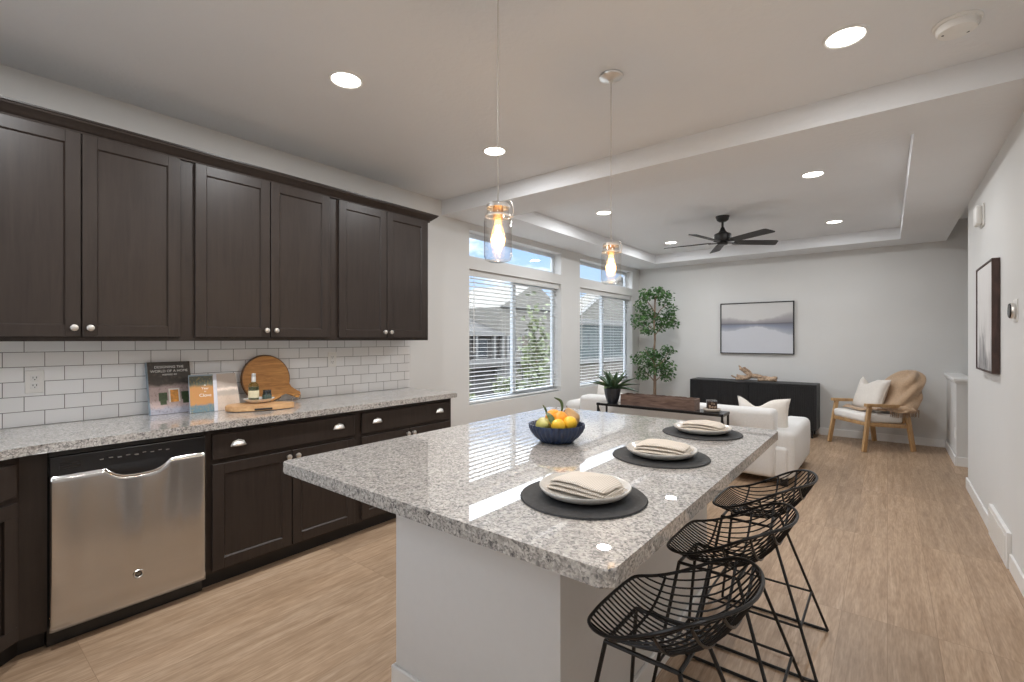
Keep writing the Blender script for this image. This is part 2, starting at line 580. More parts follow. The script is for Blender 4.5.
M['jar_glass'] = m_glass('jar_glass', (0.96, 0.94, 0.92), 0.04, 1.5, 0.10)
M['bottle_glass'] = m_glass('bottle_glass', (0.75, 0.8, 0.6), 0.02, 1.5, 0.03)

def emit(name, col, s):
    t = NT(name)
    t.set(Roughness=0.4)
    t.p.inputs['Base Color'].default_value = (0.8, 0.8, 0.8, 1)
    t.p.inputs['Emission Color'].default_value = tuple(col) + (1,)
    t.p.inputs['Emission Strength'].default_value = s
    return t.m
M['lens'] = emit('lamp_lens', (1.0, 0.95, 0.86), 7.0)
M['filament'] = emit('filament', (1.0, 0.72, 0.38), 30.0)
def m_bulb():
    m = m_glass('glowing_bulb_glass', (1, .9, .75), .02, 1.3)
    n, l = m.node_tree.nodes, m.node_tree.links
    out = [x for x in n if x.type == 'OUTPUT_MATERIAL'][0]
    src = out.inputs[0].links[0].from_socket
    em = n.new('ShaderNodeEmission'); em.inputs[0].default_value = (1.0, .62, .28, 1); em.inputs[1].default_value = .9
    ad = n.new('ShaderNodeAddShader'); l.new(src, ad.inputs[0]); l.new(em.outputs[0], ad.inputs[1]); l.new(ad.outputs[0], out.inputs[0])
    return m
M['bulb_glow'] = m_bulb()

# ------------------------------------------------------------------ room shell
XL, XR, YF, YB = -3.475, 0.575, 8.03, -0.65
ZC, ZS = 2.74, 2.595
WO = [(3.65, 5.455), (5.955, 7.745)]         # the two window bays along the left wall
LO, HI = (0.655, 2.11), (2.235, 2.525)

b = MB(); b.box(XL - .2, 1.95, YB - .15, YF + .15, -0.12, 0.0)
struct('floor', b, M['floor'], 'light oak plank floor', smooth=False)

b = MB()
xo = XL - 0.17
b.box(xo, XL, YB - .15, WO[0][0], 0, 2.95)
b.box(xo, XL, WO[0][1], WO[1][0], 0, 2.95)
b.box(xo, XL, WO[1][1], YF + .15, 0, 2.95)
for y0, y1 in WO:
    b.box(xo, XL, y0, y1, 0, LO[0])
    b.box(xo, XL, y0, y1, LO[1], HI[0])
    b.box(xo, XL, y0, y1, HI[1], 2.95)
struct('wall_left', b, M['wall'], 'pale grey wall with cabinets and two window bays', smooth=False)
b = MB(); b.box(XL, 1.95, YF, YF + .15, 0, 2.95)
struct('wall_far', b, M['wall'], 'pale grey far wall of the living area', smooth=False)
b = MB(); b.box(XR, XR + .125, YB, 5.96, 0, 2.95)
struct('wall_right', b, M['wall'], 'pale grey wall on the right', smooth=False)
BWX0, BWX1, BWZ0, BWZ1 = -2.50, -1.35, 1.05, 2.3       # unseen window added behind the viewer to light the near side
b = MB()
b.box(XL, BWX0, YB - .15, YB, 0, 2.95); b.box(BWX1, XR + .125, YB - .15, YB, 0, 2.95)
b.box(BWX0, BWX1, YB - .15, YB, 0, BWZ0); b.box(BWX0, BWX1, YB - .15, YB, BWZ1, 2.95)
struct('wall_back', b, M['wall'], smooth=False)
b = MB(); b.box(1.8, 1.95, 4.8, YF, -0.1, 2.95); b.box(XR + .125, 1.8, 4.8, 4.95, 0, 2.95)
struct('wall_stair', b, M['wall'], smooth=False)
b = MB()
b.box(XL, XR, YB, 3.25, ZC, 2.95)
TX0, TX1, TY0, TY1 = -2.98, 0.125, 3.72, 7.53
b.box(XL, XR, 3.25, TY0, ZS, 2.95)
b.box(XL, XR, TY1, YF, ZS, 2.95)
b.box(XL, TX0, TY0, TY1, ZS, 2.95)
b.box(TX1, XR, TY0, TY1, ZS, 2.95)
b.box(TX0, TX1, TY0, TY1, ZC, 2.95)
b.box(XR, 1.8, 4.95, YF, 2.85, 2.95)
struct('ceiling', b, M['ceiling'], 'textured ceiling with dropped beam and tray', smooth=False)
# unseen roof slab, added so that no sun leaks in
b = MB(); b.box(xo, 1.95, YB - .15, YF + .15, 2.955, 3.05)
struct('roof_sun_block', b, M['wall'], smooth=False)

# low wall by the stair, with a cap
b = MB(); b.box(XR + .005, XR + .125, 6.95, YF, 0, 0.905); b.box(XR + .125, 1.8, 6.95, 7.07, 0, 0.905)
struct('wall_half', b, M['wall'], 'low half wall guarding the stairwell', smooth=False)
b = MB(); b.box(XR - .02, XR + .15, 6.925, YF, 0.905, 0.94, .006); b.box(XR + .15, 1.8, 6.925, 7.095, 0.905, 0.94, .006)
b.box(XR - .006, XR + .136, 6.939, YF, 0.885, 0.905, .004); b.box(XR + .136, 1.8, 6.939, 7.08, 0.885, 0.905, .004)
struct('trim_1', b, M['trim'], 'white cap on the half wall', smooth=False)

def baseb(name, segs, lab=None):
    q = MB()
    for x0, x1, y0, y1 in segs:
        q.box(x0, x1, y0, y1, 0, 0.10, 0.004)
    struct(name, q, M['trim'], lab, smooth=False)
baseb('baseboard_right', [(XR - .014, XR, 0.2, 4.0), (XR - .014, XR, 4.68, 5.96), (XR - .014, XR + .125, 5.96, 5.974)])
baseb('baseboard_far', [(XL, XR + .005, YF - .014, YF)])
baseb('baseboard_left', [(XL, XL + .014, 2.86, YF - .014)])
baseb('baseboard_half', [(XR - .009, XR + .005, 6.936, YF - .014), (XR + .005, 1.79, 6.936, 6.95)])

# return air grille low in the right wall
b = MB()
b.box(XR - .022, XR, 4.02, 4.66, 0.0, 0.215, .003)
g_ = struct('trim_2', b, M['trim'], 'white return air grille set in the baseboard', smooth=False)
b = MB()
for k in range(24):
    y = 4.05 + k * 0.025
    b.box(XR - .026, XR - .021, y, y + .012, 0.03, 0.185)
struct('grille_louver', b, M['white_plastic'], parent=g_, smooth=False)

# ------------------------------------------------------------------ windows
wi = 0
XG0, XG1 = xo + 0.02, xo + 0.055
for bi, (y0, y1) in enumerate(WO):
    for z0, z1 in (LO, HI):
        wi += 1
        b = MB()
        t = 0.045
        b.box(XG0, XG1, y0, y1, z0, z0 + t, .004); b.box(XG0, XG1, y0, y1, z1 - t, z1, .004)
        b.box(XG0, XG1, y0, y0 + t, z0 + t, z1 - t, .004); b.box(XG0, XG1, y1 - t, y1, z0 + t, z1 - t, .004)
        lower = z1 < 2.2
        if lower:
            ym = (y0 + y1) / 2
            b.box(XG0 + .004, XG1 + .012, ym - .03, ym + .03, z0 + t, z1 - t, .004)
            b.box(XG0, XG1 + .008, ym + .03, y1 - t, z0 + t, z0 + t + .03, .003)
            b.box(XG0, XG1 + .008, ym + .03, y1 - t, z1 - t - .03, z1 - t, .003)
        fr = struct('window_%d' % wi, b, M['vinyl'], ('wide sliding window' if lower else 'narrow transom window') + (' nearer the kitchen' if bi == 0 else ' nearer the potted tree'), smooth=False)
        b = MB(); b.box(XG0 + .012, XG0 + .016, y0 + t, y1 - t, z0 + t, z1 - t)
        struct('window_glass', b, M['glass'], parent=fr, smooth=False)

b = MB()
ya, yb_ = YB - .13, YB - .09
b.box(BWX0, BWX1, ya, yb_, BWZ0, BWZ0 + .05); b.box(BWX0, BWX1, ya, yb_, BWZ1 - .05, BWZ1)
b.box(BWX0, BWX0 + .05, ya, yb_, BWZ0 + .05, BWZ1 - .05); b.box(BWX1 - .05, BWX1, ya, yb_, BWZ0 + .05, BWZ1 - .05)
b.box((BWX0 + BWX1) / 2 - .03, (BWX0 + BWX1) / 2 + .03, ya, yb_, BWZ0 + .05, BWZ1 - .05)
fr = struct('window_5', b, M['vinyl'], smooth=False)  # frame of the added daylight opening in the back wall
b = MB(); b.box(BWX0 + .05, BWX1 - .05, ya + .015, ya + .02, BWZ0 + .05, BWZ1 - .05)
struct('window_glass', b, M['glass'], parent=fr, smooth=False)

def blind(y0, y1, label):
    xc = XL - 0.065
    t = thing('window_blind', label, 'blinds', (xc, (y0 + y1) / 2, LO[0]), 'white slat blinds in the two lower windows')
    y0 += .012; y1 -= .012
    b = MB(); b.box(xc - .03, xc + .03, y0, y1, LO[1] - .055, LO[1] - .002, .004)
    b.box(xc + .03, xc + .036, y0, y1, LO[1] - .07, LO[1] - .002, .002)
    b.build('headrail', M['slat'], t, smooth=False)
    b = MB()
    z = LO[1] - .085
    while z > LO[0] + .06:
        c0 = math.radians(1)
        pts = []
        for k in range(5):
            u = -.025 + .0125 * k
            pts.append((xc + u, z + .0022 * (1 - (u / .025) ** 2) + u * math.tan(c0)))
        poly = pts + [(px, pz - .0028) for px, pz in reversed(pts)]
        b.profile_x(poly, y0, y1)
        z -= .0445
    b.build('slats', M['slat'], t, smooth=False)
    b = MB(); b.box(xc - .026, xc + .026, y0, y1, LO[0] + .012, LO[0] + .03, .004)
    b.build('bottom_rail', M['slat'], t, smooth=False)
    b = MB()
    for f in (0.06, 0.36, 0.64, 0.94):
        yy = y0 + (y1 - y0) * f
        for dx in (-.024, .024):
            b.tube([(xc + dx, yy, LO[1] - .06), (xc + dx, yy, LO[0] + .02)], .0012, 4)
    b.build('ladder_cord', M['slat'], t)
    b = MB(); b.tube([(xc + .038, y0 + .09, LO[1] - .06), (xc + .04, y0 + .085, LO[1] - .9)], .004, 6)
    b.build('tilt_wand', M['trim'], t)
    return t
blind(*WO[0], 'white slat blind in the lower window between cabinets and wall pier')
blind(*WO[1], 'white slat blind in the lower window beside the potted tree')

# ------------------------------------------------------------------ kitchen left wall
def shaker_door(y0, y1, z0, z1, xf, parent, name='door', th=.02, st=.057, at=None):
    """door whose face looks to +x"""
    b = MB()
    b.box(xf - th, xf, y0, y0 + st, z0, z1, .0012, 1)
    b.box(xf - th, xf, y1 - st, y1, z0, z1, .0012, 1)
    b.box(xf - th, xf, y0 + st, y1 - st, z0, z0 + st, .0012, 1)
    b.box(xf - th, xf, y0 + st, y1 - st, z1 - st, z1, .0012, 1)
    # bevelled slope to the recessed panel
    i0, i1, k0, k1 = y0 + st, y1 - st, z0 + st, z1 - st
    d, s = .009, .006
    o_ = [(xf - .001, i0, k0), (xf - .001, i1, k0), (xf - .001, i1, k1), (xf - .001, i0, k1)]
    n_ = [(xf - d, i0 + s, k0 + s), (xf - d, i1 - s, k0 + s), (xf - d, i1 - s, k1 - s), (xf - d, i0 + s, k1 - s)]
    vo = [b.bm.verts.new(p) for p in o_]; vn = [b.bm.verts.new(p) for p in n_]
    for k in range(4):
        b.bm.faces.new((vo[k], vo[(k + 1) % 4], vn[(k + 1) % 4], vn[k]))
    b.bm.faces.new(vn)
    b.box(xf - th, xf - d - .001, i0, i1, k0, k1)
    return b.build(name, M['cab'], parent, smooth=False, fix=True)

def knob(x, y, z, parent):
    b = MB()
    R = roty(PI / 2)
    b.lathe([(0.0, 0), (.007, 0), (.0055, .006), (.0055, .012), (.0125, .017), (.0165, .022), (.015, .028), (.008, .031), (0, .0315)], (x, y, z), 16, R)
    return b.build('knob', M['nickel'], parent)

def cup_pull(x, y, z, parent):
    b = MB()
    w, h, d = .038, .029, .023
    def fn(u, v):
        a = u * PI
        # quarter dome, open below
        r = math.sin(v * PI / 2)
        return Vector((x + d * math.sin(v * PI / 2) * (0.35 + 0.65 * math.sin(a)) , y - w * math.cos(a) * (1 - .25 * v), z + h * math.sin(a) * math.cos(v * PI / 2) - .010))
    b.grid(fn, 18, 8)
    b.tube([(x + .001, y - w, z - .011), (x + .001, y - w * .7, z + .012), (x + .001, y, z + h - .008), (x + .001, y + w * .7, z + .012), (x + .001, y + w, z - .011)], .003, 6)
    return b.build('pull', M['nickel'], parent, solidify=.002)

UX, UZ0, UZ1 = -3.15, 1.352, 2.40
def upper(y0, y1, seam, label):
    t = thing('upper_cabinet', label, 'kitchen cabinet', (UX, (y0 + y1) / 2, UZ0), 'dark upper cabinets on the left wall')
    b = MB(); b.box(XL + .002, UX, y0, y1, UZ0, UZ1)
    b.build('body', M['cab'], t, smooth=False)
    for s, (a, c) in ((1, (y0 + .045, seam - .003)), (-1, (seam + .003, y1 - .03))):
        d = shaker_door(a, c, UZ0 + .022, UZ1 - .02, UX + .021, t)
        knob(UX + .021, seam - s * .03, UZ0 + .066, d)
    return t
upper(0.035, 0.958, 0.510, 'dark double door wall cabinet above the dishwasher, leftmost of three')
upper(0.958, 1.872, 1.427, 'dark double door wall cabinet above the books and round board, middle of three')
upper(1.872, 2.785, 2.338, 'dark double door wall cabinet nearest the window, right of three')
# diagonal corner wall cabinet (mostly outside the frame)
t = thing('corner_wall_cabinet', 'dark angled wall cabinet in the kitchen corner', 'kitchen cabinet', (-3.2, -.3, UZ0))
b = MB(); b.prism([(XL + .002, YB + .002), (XL + .002, .033), (UX, .033), (-2.86, -.26), (-2.86, YB + .002)], UZ0, UZ1)
b.build('body', M['cab'], t, smooth=False)
b = MB(); L_ = math.hypot(-2.86 - UX, -.26 - .033)
b.obox(((UX - 2.86) / 2 + .008, (.033 - .26) / 2 + .008, (UZ0 + UZ1) / 2), (L_ - .08, .02, UZ1 - UZ0 - .05), rotz(math.atan2(-.293, .29)), .002)
b.build('door', M['cab'], t, smooth=False)

# crown moulding, swept along the run with a return at the right end
b = MB()
prof = [(0, 0), (.012, 0), (.014, .010), (.022, .014), (.030, .022), (.046, .036), (.058, .044), (.060, .052), (.066, .054), (.066, .062), (0, .062)]
path = [((UX + .018), -0.2, 0), ]
zc0 = UZ1 - .018
def crown_ring(base_x, base_y, ox, oy):
    return [b.bm.verts.new((base_x + ox * p[0], base_y + oy * p[0], zc0 + p[1])) for p in prof]
rings = [crown_ring(UX + .0, 0.02, 1, 0), crown_ring(UX, 2.785, 1, 1), crown_ring(XL + .002, 2.785, 0, 1)]
for A, B in zip(rings, rings[1:]):
    for k in range(len(prof)):
        b.bm.faces.new((A[k], B[k], B[(k + 1) % len(prof)], A[(k + 1) % len(prof)]))
b.bm.faces.new(rings[0]); b.bm.faces.new(list(reversed(rings[-1])))
cr = b.build('crown_molding', M['cab'], None, angle=25)
tag(cr, 'dark crown molding running along the top of the wall cabinets', 'crown molding')

# backsplash
b = MB(); b.box(XL + .0006, XL + .008, YB + .002, 2.842, 0.9145, UZ0 - .0005)
o = b.build('backsplash', M['tile'], None, smooth=False)
tag(o, 'white subway tile backsplash between worktop and wall cabinets', 'backsplash')

# worktop
CT, CB = 0.914, 0.876
def arc(cx, cy, r, a0, a1, n=6):
    return [(cx + r * math.cos(a0 + (a1 - a0) * k / n), cy + r * math.sin(a0 + (a1 - a0) * k / n)) for k in range(n + 1)]
b = MB()
pts = [(XL + .009, YB + .002), (-1.9, YB + .002), (-1.9, 0.0), (-2.50, 0.0)]
pts += catmull([(-2.56, .01, 0), (-2.68, .10, 0), (-2.78, .215, 0), (-2.818, .32, 0)], 5)
pts = [(p[0], p[1]) for p in pts]
pts += [(-2.818, .4)] + arc(-2.818 - .03, 2.83 - .03, .03, 0, PI / 2, 5) + [(XL + .009, 2.83)]
b.prism(pts, CB, CT, .006)
o = b.build('worktop', M['granite'], None, smooth=False)
tag(o, 'grey speckled granite worktop along the wall under the tiles', 'worktop')

BX = -2.87     # face frame
TOE = -2.935
def base_unit(y0, y1, seam, label):
    t = thing('base_cabinet', label, 'kitchen cabinet', (BX, (y0 + y1) / 2, 0), 'dark base cabinets under the granite worktop')
    b = MB(); b.box(XL + .01, BX, y0, y1, .09, CB - .0005)
    b.build('body', M['cab'], t, smooth=False)
    b = MB(); b.box(XL + .02, TOE, y0, y1, 0, .09)
    b.build('toe_kick', M['toe'], t, smooth=False)
    b = MB(); b.box(BX, BX + .02, y0 + .028, y1 - .028, .706, .845, .003, 1)
    d = b.build('drawer', M['cab'], t, smooth=False)
    for f in (.17, .84):
        cup_pull(BX + .021, y0 + (y1 - y0) * f, .778, d)
    for s, (a, c) in ((1, (y0 + .028, seam - .003)), (-1, (seam + .003, y1 - .028))):
        dd = shaker_door(a, c, .108, .682, BX + .021, t)
        knob(BX + .021, seam - s * .028, .650, dd)
    return t
base_unit(.966, 1.893, 1.43, 'dark base cabinet with drawer and doors right beside the dishwasher')
base_unit(1.893, 2.79, 2.338, 'dark base cabinet with drawer at the window end of the worktop')

# angled corner base cabinet + filler at the left edge
t = thing('corner_base_cabinet', 'dark angled corner base cabinet left of the dishwasher', 'kitchen cabinet', (-2.9, 0, 0))
b = MB(); b.prism([(XL + .01, YB + .004), (XL + .01, .355), (BX, .355), (BX, .27), (-2.565, -.035), (-1.95, -.035), (-1.95, YB + .004)], .09, CB - .0005)
b.build('body', M['cab'], t, smooth=False)
b = MB(); b.prism([(XL + .01, YB + .004), (XL + .01, .355), (TOE, .355), (TOE, .27), (-2.60, -.10), (-1.95, -.10), (-1.95, YB + .004)], 0, .09)
b.build('toe_kick', M['toe'], t, smooth=False)
a45 = math.atan2(-.305, .305)
def on_diag(s, z, d): # s along the face from the filler, d out of it
    return (BX + .7071 * s + .7071 * d, .27 - .7071 * s + .7071 * d, z)
b = MB()
for (s0, s1, z0, z1) in ((.03, .40, .706, .845),):
    b.obox(on_diag((s0 + s1) / 2, (z0 + z1) / 2, .01), (s1 - s0, .02, z1 - z0), rotz(a45), .003, 1)
b.build('drawer', M['cab'], t, smooth=False)
b = MB()
s0, s1, z0, z1, st = .03, .40, .108, .682, .057
b.obox(on_diag((s0 + s1) / 2, z0 + st / 2, .01), (s1 - s0, .02, st), rotz(a45), .001, 1)
b.obox(on_diag((s0 + s1) / 2, z1 - st / 2, .01), (s1 - s0, .02, st), rotz(a45), .001, 1)
b.obox(on_diag(s0 + st / 2, (z0 + z1) / 2, .01), (st, .02, z1 - z0 - 2 * st), rotz(a45), .001, 1)
b.obox(on_diag(s1 - st / 2, (z0 + z1) / 2, .01), (st, .02, z1 - z0 - 2 * st), rotz(a45), .001, 1)
b.obox(on_diag((s0 + s1) / 2, (z0 + z1) / 2, .005), (s1 - s0 - 2 * st, .008, z1 - z0 - 2 * st), rotz(a45))
d = b.build('door', M['cab'], t, smooth=False)
q = on_diag(.37, .65, .02)
b = MB(); b.lathe([(0, 0), (.006, 0), (.0055, .012), (.015, .02), (.015, .026), (0, .03)], q, 14, rotz(PI / 4) @ roty(PI / 2))
b.build('knob', M['nickel'], d)

# dishwasher
def dishwasher():
    y0, y1, xf = .3565, .962, -2.848
    t = thing('dishwasher', 'stainless steel dishwasher with black control panel under the worktop', 'dishwasher', (xf, (y0 + y1) / 2, 0))
    b = MB(); b.box(XL + .02, xf - .03, y0, y1, .09, CB - .001)
    b.build('tub_casing', M['black_plastic'], t, smooth=False)
    yc = (y0 + y1) / 2 + .015
    # steel door skin, gently dished under the handle pocket
    b = MB()
    Z0, Z1 = .085, .762
    hw, hd = .128, .050
    def dip(y):
        u = abs(y - yc) / hw
        return hd * (1 - min(1, u) ** 3.2) if u < 1 else 0
    def fn(u, v):
        y = y0 + .003 + (y1 - y0 - .006) * u
        z1 = Z1 - dip(y)
        z = Z0 + (z1 - Z0) * v
        edge = min(u, 1 - u) * (y1 - y0)
        x = xf + .004 * min(1, edge / .02) + .005 * math.exp(-((y - yc - hw) / .03) ** 2) * v ** 3 - .004 * math.exp(-((y - yc) / .09) ** 2) * v * v
        return Vector((x, y, z))
    b.grid(fn, 70, 24)
    dr = b.build('door', M['steel'], t, angle=60, solidify=.004)
    dr['label'] = 'brushed stainless door'
    # bright rolled lip under the pocket
    b = MB()
    pts = [(xf + .006, yc - hw + 2 * hw * k / 30, Z1 - dip(yc - hw + 2 * hw * k / 30) - .001) for k in range(31)]
    b.tube(pts, .0035, 6)
    b.build('pocket_lip', M['chrome'], dr)
    # black control fascia with the scooped pocket
    b = MB(); b.box(xf - .03, xf + .004, y0 + .003, y1 - .003, Z1 + .001, .846, .003)
    b.box(xf - .028, xf - .006, y0 + .003, y1 - .003, .85, CB - .004)
    fa = b.build('control_panel', M['black_plastic'], t, smooth=False)
    b = MB()
    def fn2(u, v):
        y = yc - hw + 2 * hw * u
        zt = Z1 + .012
        zb = Z1 - dip(y)
        z = zb + (zt - zb) * v
        return Vector((xf + .0045 + .003 * math.sin(PI * u) ** .6 * math.sin(PI * v), y, z))
    b.grid(fn2, 28, 10)
    b.build('pocket_handle', M['black_plastic'], t, angle=70)
    b = MB()
    for k in range(3):
        b.box(xf + .003, xf + .0052, y0 + .035, y0 + .105, .812 - k * .011, .8155 - k * .011)
    b.build('vent', M['toe'], fa, smooth=False)
    b = MB()
    for k in range(9):
        yy = y0 + .17 + k * .032
        b.box(xf + .004, xf + .0048 + (.012 if .1 < yy - y0 - .1 < .22 else 0), yy, yy + .014, .806 + (k % 2) * .004, .8085 + (k % 2) * .004)
    b.build('button_marks', M['nickel'], fa, smooth=False)
    # round badge
    by, bz = yc - .004, .226
    b = MB(); b.lathe([(0, 0), (.0205, 0), (.0215, .002), (.0195, .0045), (.0155, .0038), (.0135, .0015)], (xf + .0048, by, bz), 28, roty(PI / 2))
    bd = b.build('badge', M['chrome'], dr)
    b = MB(); b.lathe([(0, .0022), (.0128, .0022), (.0128, .001), (0, .001)], (xf + .0052, by, bz), 24, roty(PI / 2))
    c = b.build('badge_face', M['black_plastic'], t)
    text_part('badge_letters', 'GE', .014, M['chrome'], Matrix.Translation((xf + .0080, by, bz)) @ Matrix.Rotation(PI / 2, 4, 'Z') @ Matrix.Rotation(PI / 2, 4, 'X'), t)
    b = MB(); b.box(XL + .02, -2.90, y0, y1, 0.004, .082, .002)
    b.build('toe_panel', M['black_plastic'], t, smooth=False)
dishwasher()

# outlets
def outlet(name, y, z, label, kind):
    x = XL + .008
    t = thing(name, label, 'wall outlet', (x, y, z))
    b = MB(); b.box(x, x + .006, y - .036, y + .036, z - .059, z + .059, .003)
    b.build('cover_plate', M['white_plastic'], t, smooth=False)
    b = MB()
    if kind == 'duplex':
        for dz in (-.02, .02):
            b.box(x + .005, x + .009, y - .016, y + .016, z + dz - .0155, z + dz + .0155, .004)
    else:
        b.box(x + .005, x + .009, y - .017, y + .017, z - .034, z + .034, .002)
    r = b.build('receptacle', M['trim'], t, smooth=False)
    for dz in (-.02, .02):
        b = MB()
        for dy in (-.0065, .0065):
            b.box(x + .0085, x + .0095, y + dy - .0012, y + dy + .0012, z + dz - .003, z + dz + .006)
        b.box(x + .0085, x + .0095, y - .002, y + .002, z + dz - .0105, z + dz - .0065)
        b.box(x + .0082, x + .0087, y - .008, y + .008, z + dz - .011, z + dz + .007)
        b.build('slot', M['black_plastic'], r, smooth=False)
outlet('wall_outlet', .382, 1.142, 'white duplex outlet on the tiles above the dishwasher', 'duplex')
outlet('wall_outlet', 2.06, 1.20, 'white outlet on the tiles right of the round cutting board', 'decora')

# ------------------------------------------------------------------ things on the worktop
Zt = CT + .0008
def m_cover(name, top, mid, low, acc, split1=.45, split2=.25):
    """cover picture made of soft blocks, in the mesh's own 0..1 generated space"""
    t = NT(name); t.set(Roughness=0.4)
    tc = t.new('ShaderNodeTexCoord')
    sp = t.new('ShaderNodeSeparateXYZ'); t.link(tc.outputs['Generated'], sp.inputs[0])
    n = t.noise(tc.outputs['Generated'], 7, 5, 0.6)
    ad = t.new('ShaderNodeMath', operation='MULTIPLY_ADD'); ad.inputs[1].default_value = .14
    t.link(n, ad.inputs[0]); t.link(sp.outputs['Z'], ad.inputs[2])
    c = t.ramp(ad.outputs[0], [(0.0, low), (split2 + .04, low), (split2 + .10, mid), (split1 + .07, mid), (split1 + .15, g(top, 1.8)), (split1 + .22, top), (1.0, top)])
    n2 = t.noise(tc.outputs['Generated'], 16, 3, 0.7)
    c = t.mix(t.ramp(n2, [(0.52, (0, 0, 0)), (0.68, (.55,) * 3)]), c, acc)
    t.color(c)
    return t.m
M['cover1'] = m_cover('cover_house_night', (0.028, 0.022, 0.018), (0.48, 0.37, 0.35), (0.36, 0.36, 0.42), (0.12, 0.09, 0.075), .50, .12)
M['cover2'] = m_cover('cover_garden', (0.06, 0.07, 0.05), (0.52, 0.24, 0.08), (0.12, 0.20, 0.24), (0.42, 0.28, 0.06), .66, .20)
M['cover3'] = m_cover('cover_back', (0.52, 0.44, 0.38), (0.50, 0.43, 0.37), (0.66, 0.54, 0.44), (0.50, 0.42, 0.36), .5, .4)
M['pages'] = basic('book_pages', (0.72, 0.68, 0.62), 0.8, var=0.1, scale=200)
M['amber'] = basic('lit_doorway_print', (0.75, 0.32, 0.06), 0.3, var=0.3, scale=60)
M['topiary'] = basic('topiary_print', (0.05, 0.08, 0.035), 0.4, var=0.3, scale=90)
M['spine_blue'] = basic('spine_blue_grey', (0.22, 0.28, 0.34), 0.4)
M['white_ink'] = basic('white_ink', (0.80, 0.78, 0.74), 0.5, var=0.02)

# frame of a leaning book: origin at bottom-left corner of the cover, U reading direction, V up the cover, N out
def frame(o, ang, lean):
    U = Vector((math.cos(ang), math.sin(ang), 0))       # reading direction
    Nh = Vector((U.y, -U.x, 0))                          # horizontal outward normal
    V = (Vector((0, 0, 1)) * math.cos(lean) - Nh * math.sin(lean))
    N = U.cross(V).normalized()
    R = Matrix((U, V, N)).transposed()
    return Vector(o), R
def fbox(b, O, R, u0, u1, v0, v1, n0, n1, bev=0.0):
    c = O + R @ Vector(((u0 + u1) / 2, (v0 + v1) / 2, (n0 + n1) / 2))
    b.obox(c, (u1 - u0, v1 - v0, n1 - n0), R, bev, 1)
def fmat(O, R, u, v, n):
    return Matrix.Translation(O + R @ Vector((u, v, n))) @ R.to_4x4()

# big cookbook leaning on the tiles
O, R = frame((-3.366, .852, Zt + .001), math.radians(94), math.radians(12))
bk = thing('book', 'large hardcover with a lamplit house doorway on its dark topped cover', 'book', (-3.36, .95, CT), 'books leaning on the tiles')
w_, h_, t_ = .224, .315, .022
b = MB(); fbox(b, O, R, 0, w_, 0, h_, -.003, 0); b.build('front_cover', M['cover1'], bk, smooth=False)
b = MB(); fbox(b, O, R, 0, w_, 0, h_, -t_, -t_ + .003); b.build('back_cover', M['spine_blue'], bk, smooth=False)
b = MB(); fbox(b, O, R, -.003, 0.001, 0, h_, -t_, 0); b.build('spine', M['spine_blue'], bk, smooth=False)
b = MB(); fbox(b, O, R, .003, w_ - .006, .004, h_ - .004, -t_ + .003, -.003); b.build('pages', M['pages'], bk, smooth=False)
b = MB(); fbox(b, O, R, .106, .148, .068, .142, 0, .0008); b.build('doorway_picture', M['amber'], bk, smooth=False)
b = MB(); fbox(b, O, R, .098, .156, .068, .150, 0, .0004); b.build('doorway_surround_picture', M['white_ink'], bk, smooth=False)
for u in (.068, .186):
    b = MB()
    fbox(b, O, R, u - .022, u + .022, .080, .128, 0, .0006)
    fbox(b, O, R, u - .016, u + .016, .056, .080, 0, .0004)
    b.build('topiary_picture', M['topiary'], bk, smooth=False)
for s, v, z in (('DESIGNING THE', .283, .021), ('WORLD OF A HOME', .258, .021), ('INSPIRED BY', .236, .014)):
    text_part('cover_title', s, z, M['white_ink'], fmat(O, R, .112, v, .0006), bk)

# smaller book standing open, cover and back towards the room
O, R = frame((-3.284, 1.027, Zt + .001), math.radians(82), math.radians(13))
bk = thing('book', 'small open book standing upright, orange cover and blank beige back showing', 'book', (-3.3, 1.15, CT), 'books leaning on the tiles')
h_ = .232
b = MB(); fbox(b, O, R, 0, .124, 0, h_, -.003, 0); b.build('front_cover', M['cover2'], bk, smooth=False)
b = MB(); fbox(b, O, R, -.004, 0, 0, h_, -.004, .0004); fbox(b, O, R, -.004, .124, h_ - .008, h_, -.001, .0008)
b.build('cover_border', M['spine_blue'], bk, smooth=False)
b = MB(); fbox(b, O, R, .124, .144, 0, h_, -.012, .001); b.build('spine', basic('spine_lilac_white', (0.62, 0.62, 0.68), .4), bk, smooth=False)
O3 = O + R @ Vector((.144, 0, -.002))
O3, R3 = frame(O3, math.radians(104), math.radians(13))
b = MB(); fbox(b, O3, R3, 0, .150, 0, h_, -.003, 0); b.build('back_cover', M['cover3'], bk, smooth=False)
b = MB(); fbox(b, O, R, .002, .122, .003, h_ - .003, -.014, -.003)
b.build('pages', M['pages'], bk, smooth=False)
for s, v, z in (('A', .165, .016), ('Year', .146, .020), ('at', .128, .014), ('Clove', .103, .027)):
    text_part('cover_title', s, z, M['white_ink'], fmat(O, R, .080, v, .0008), bk)

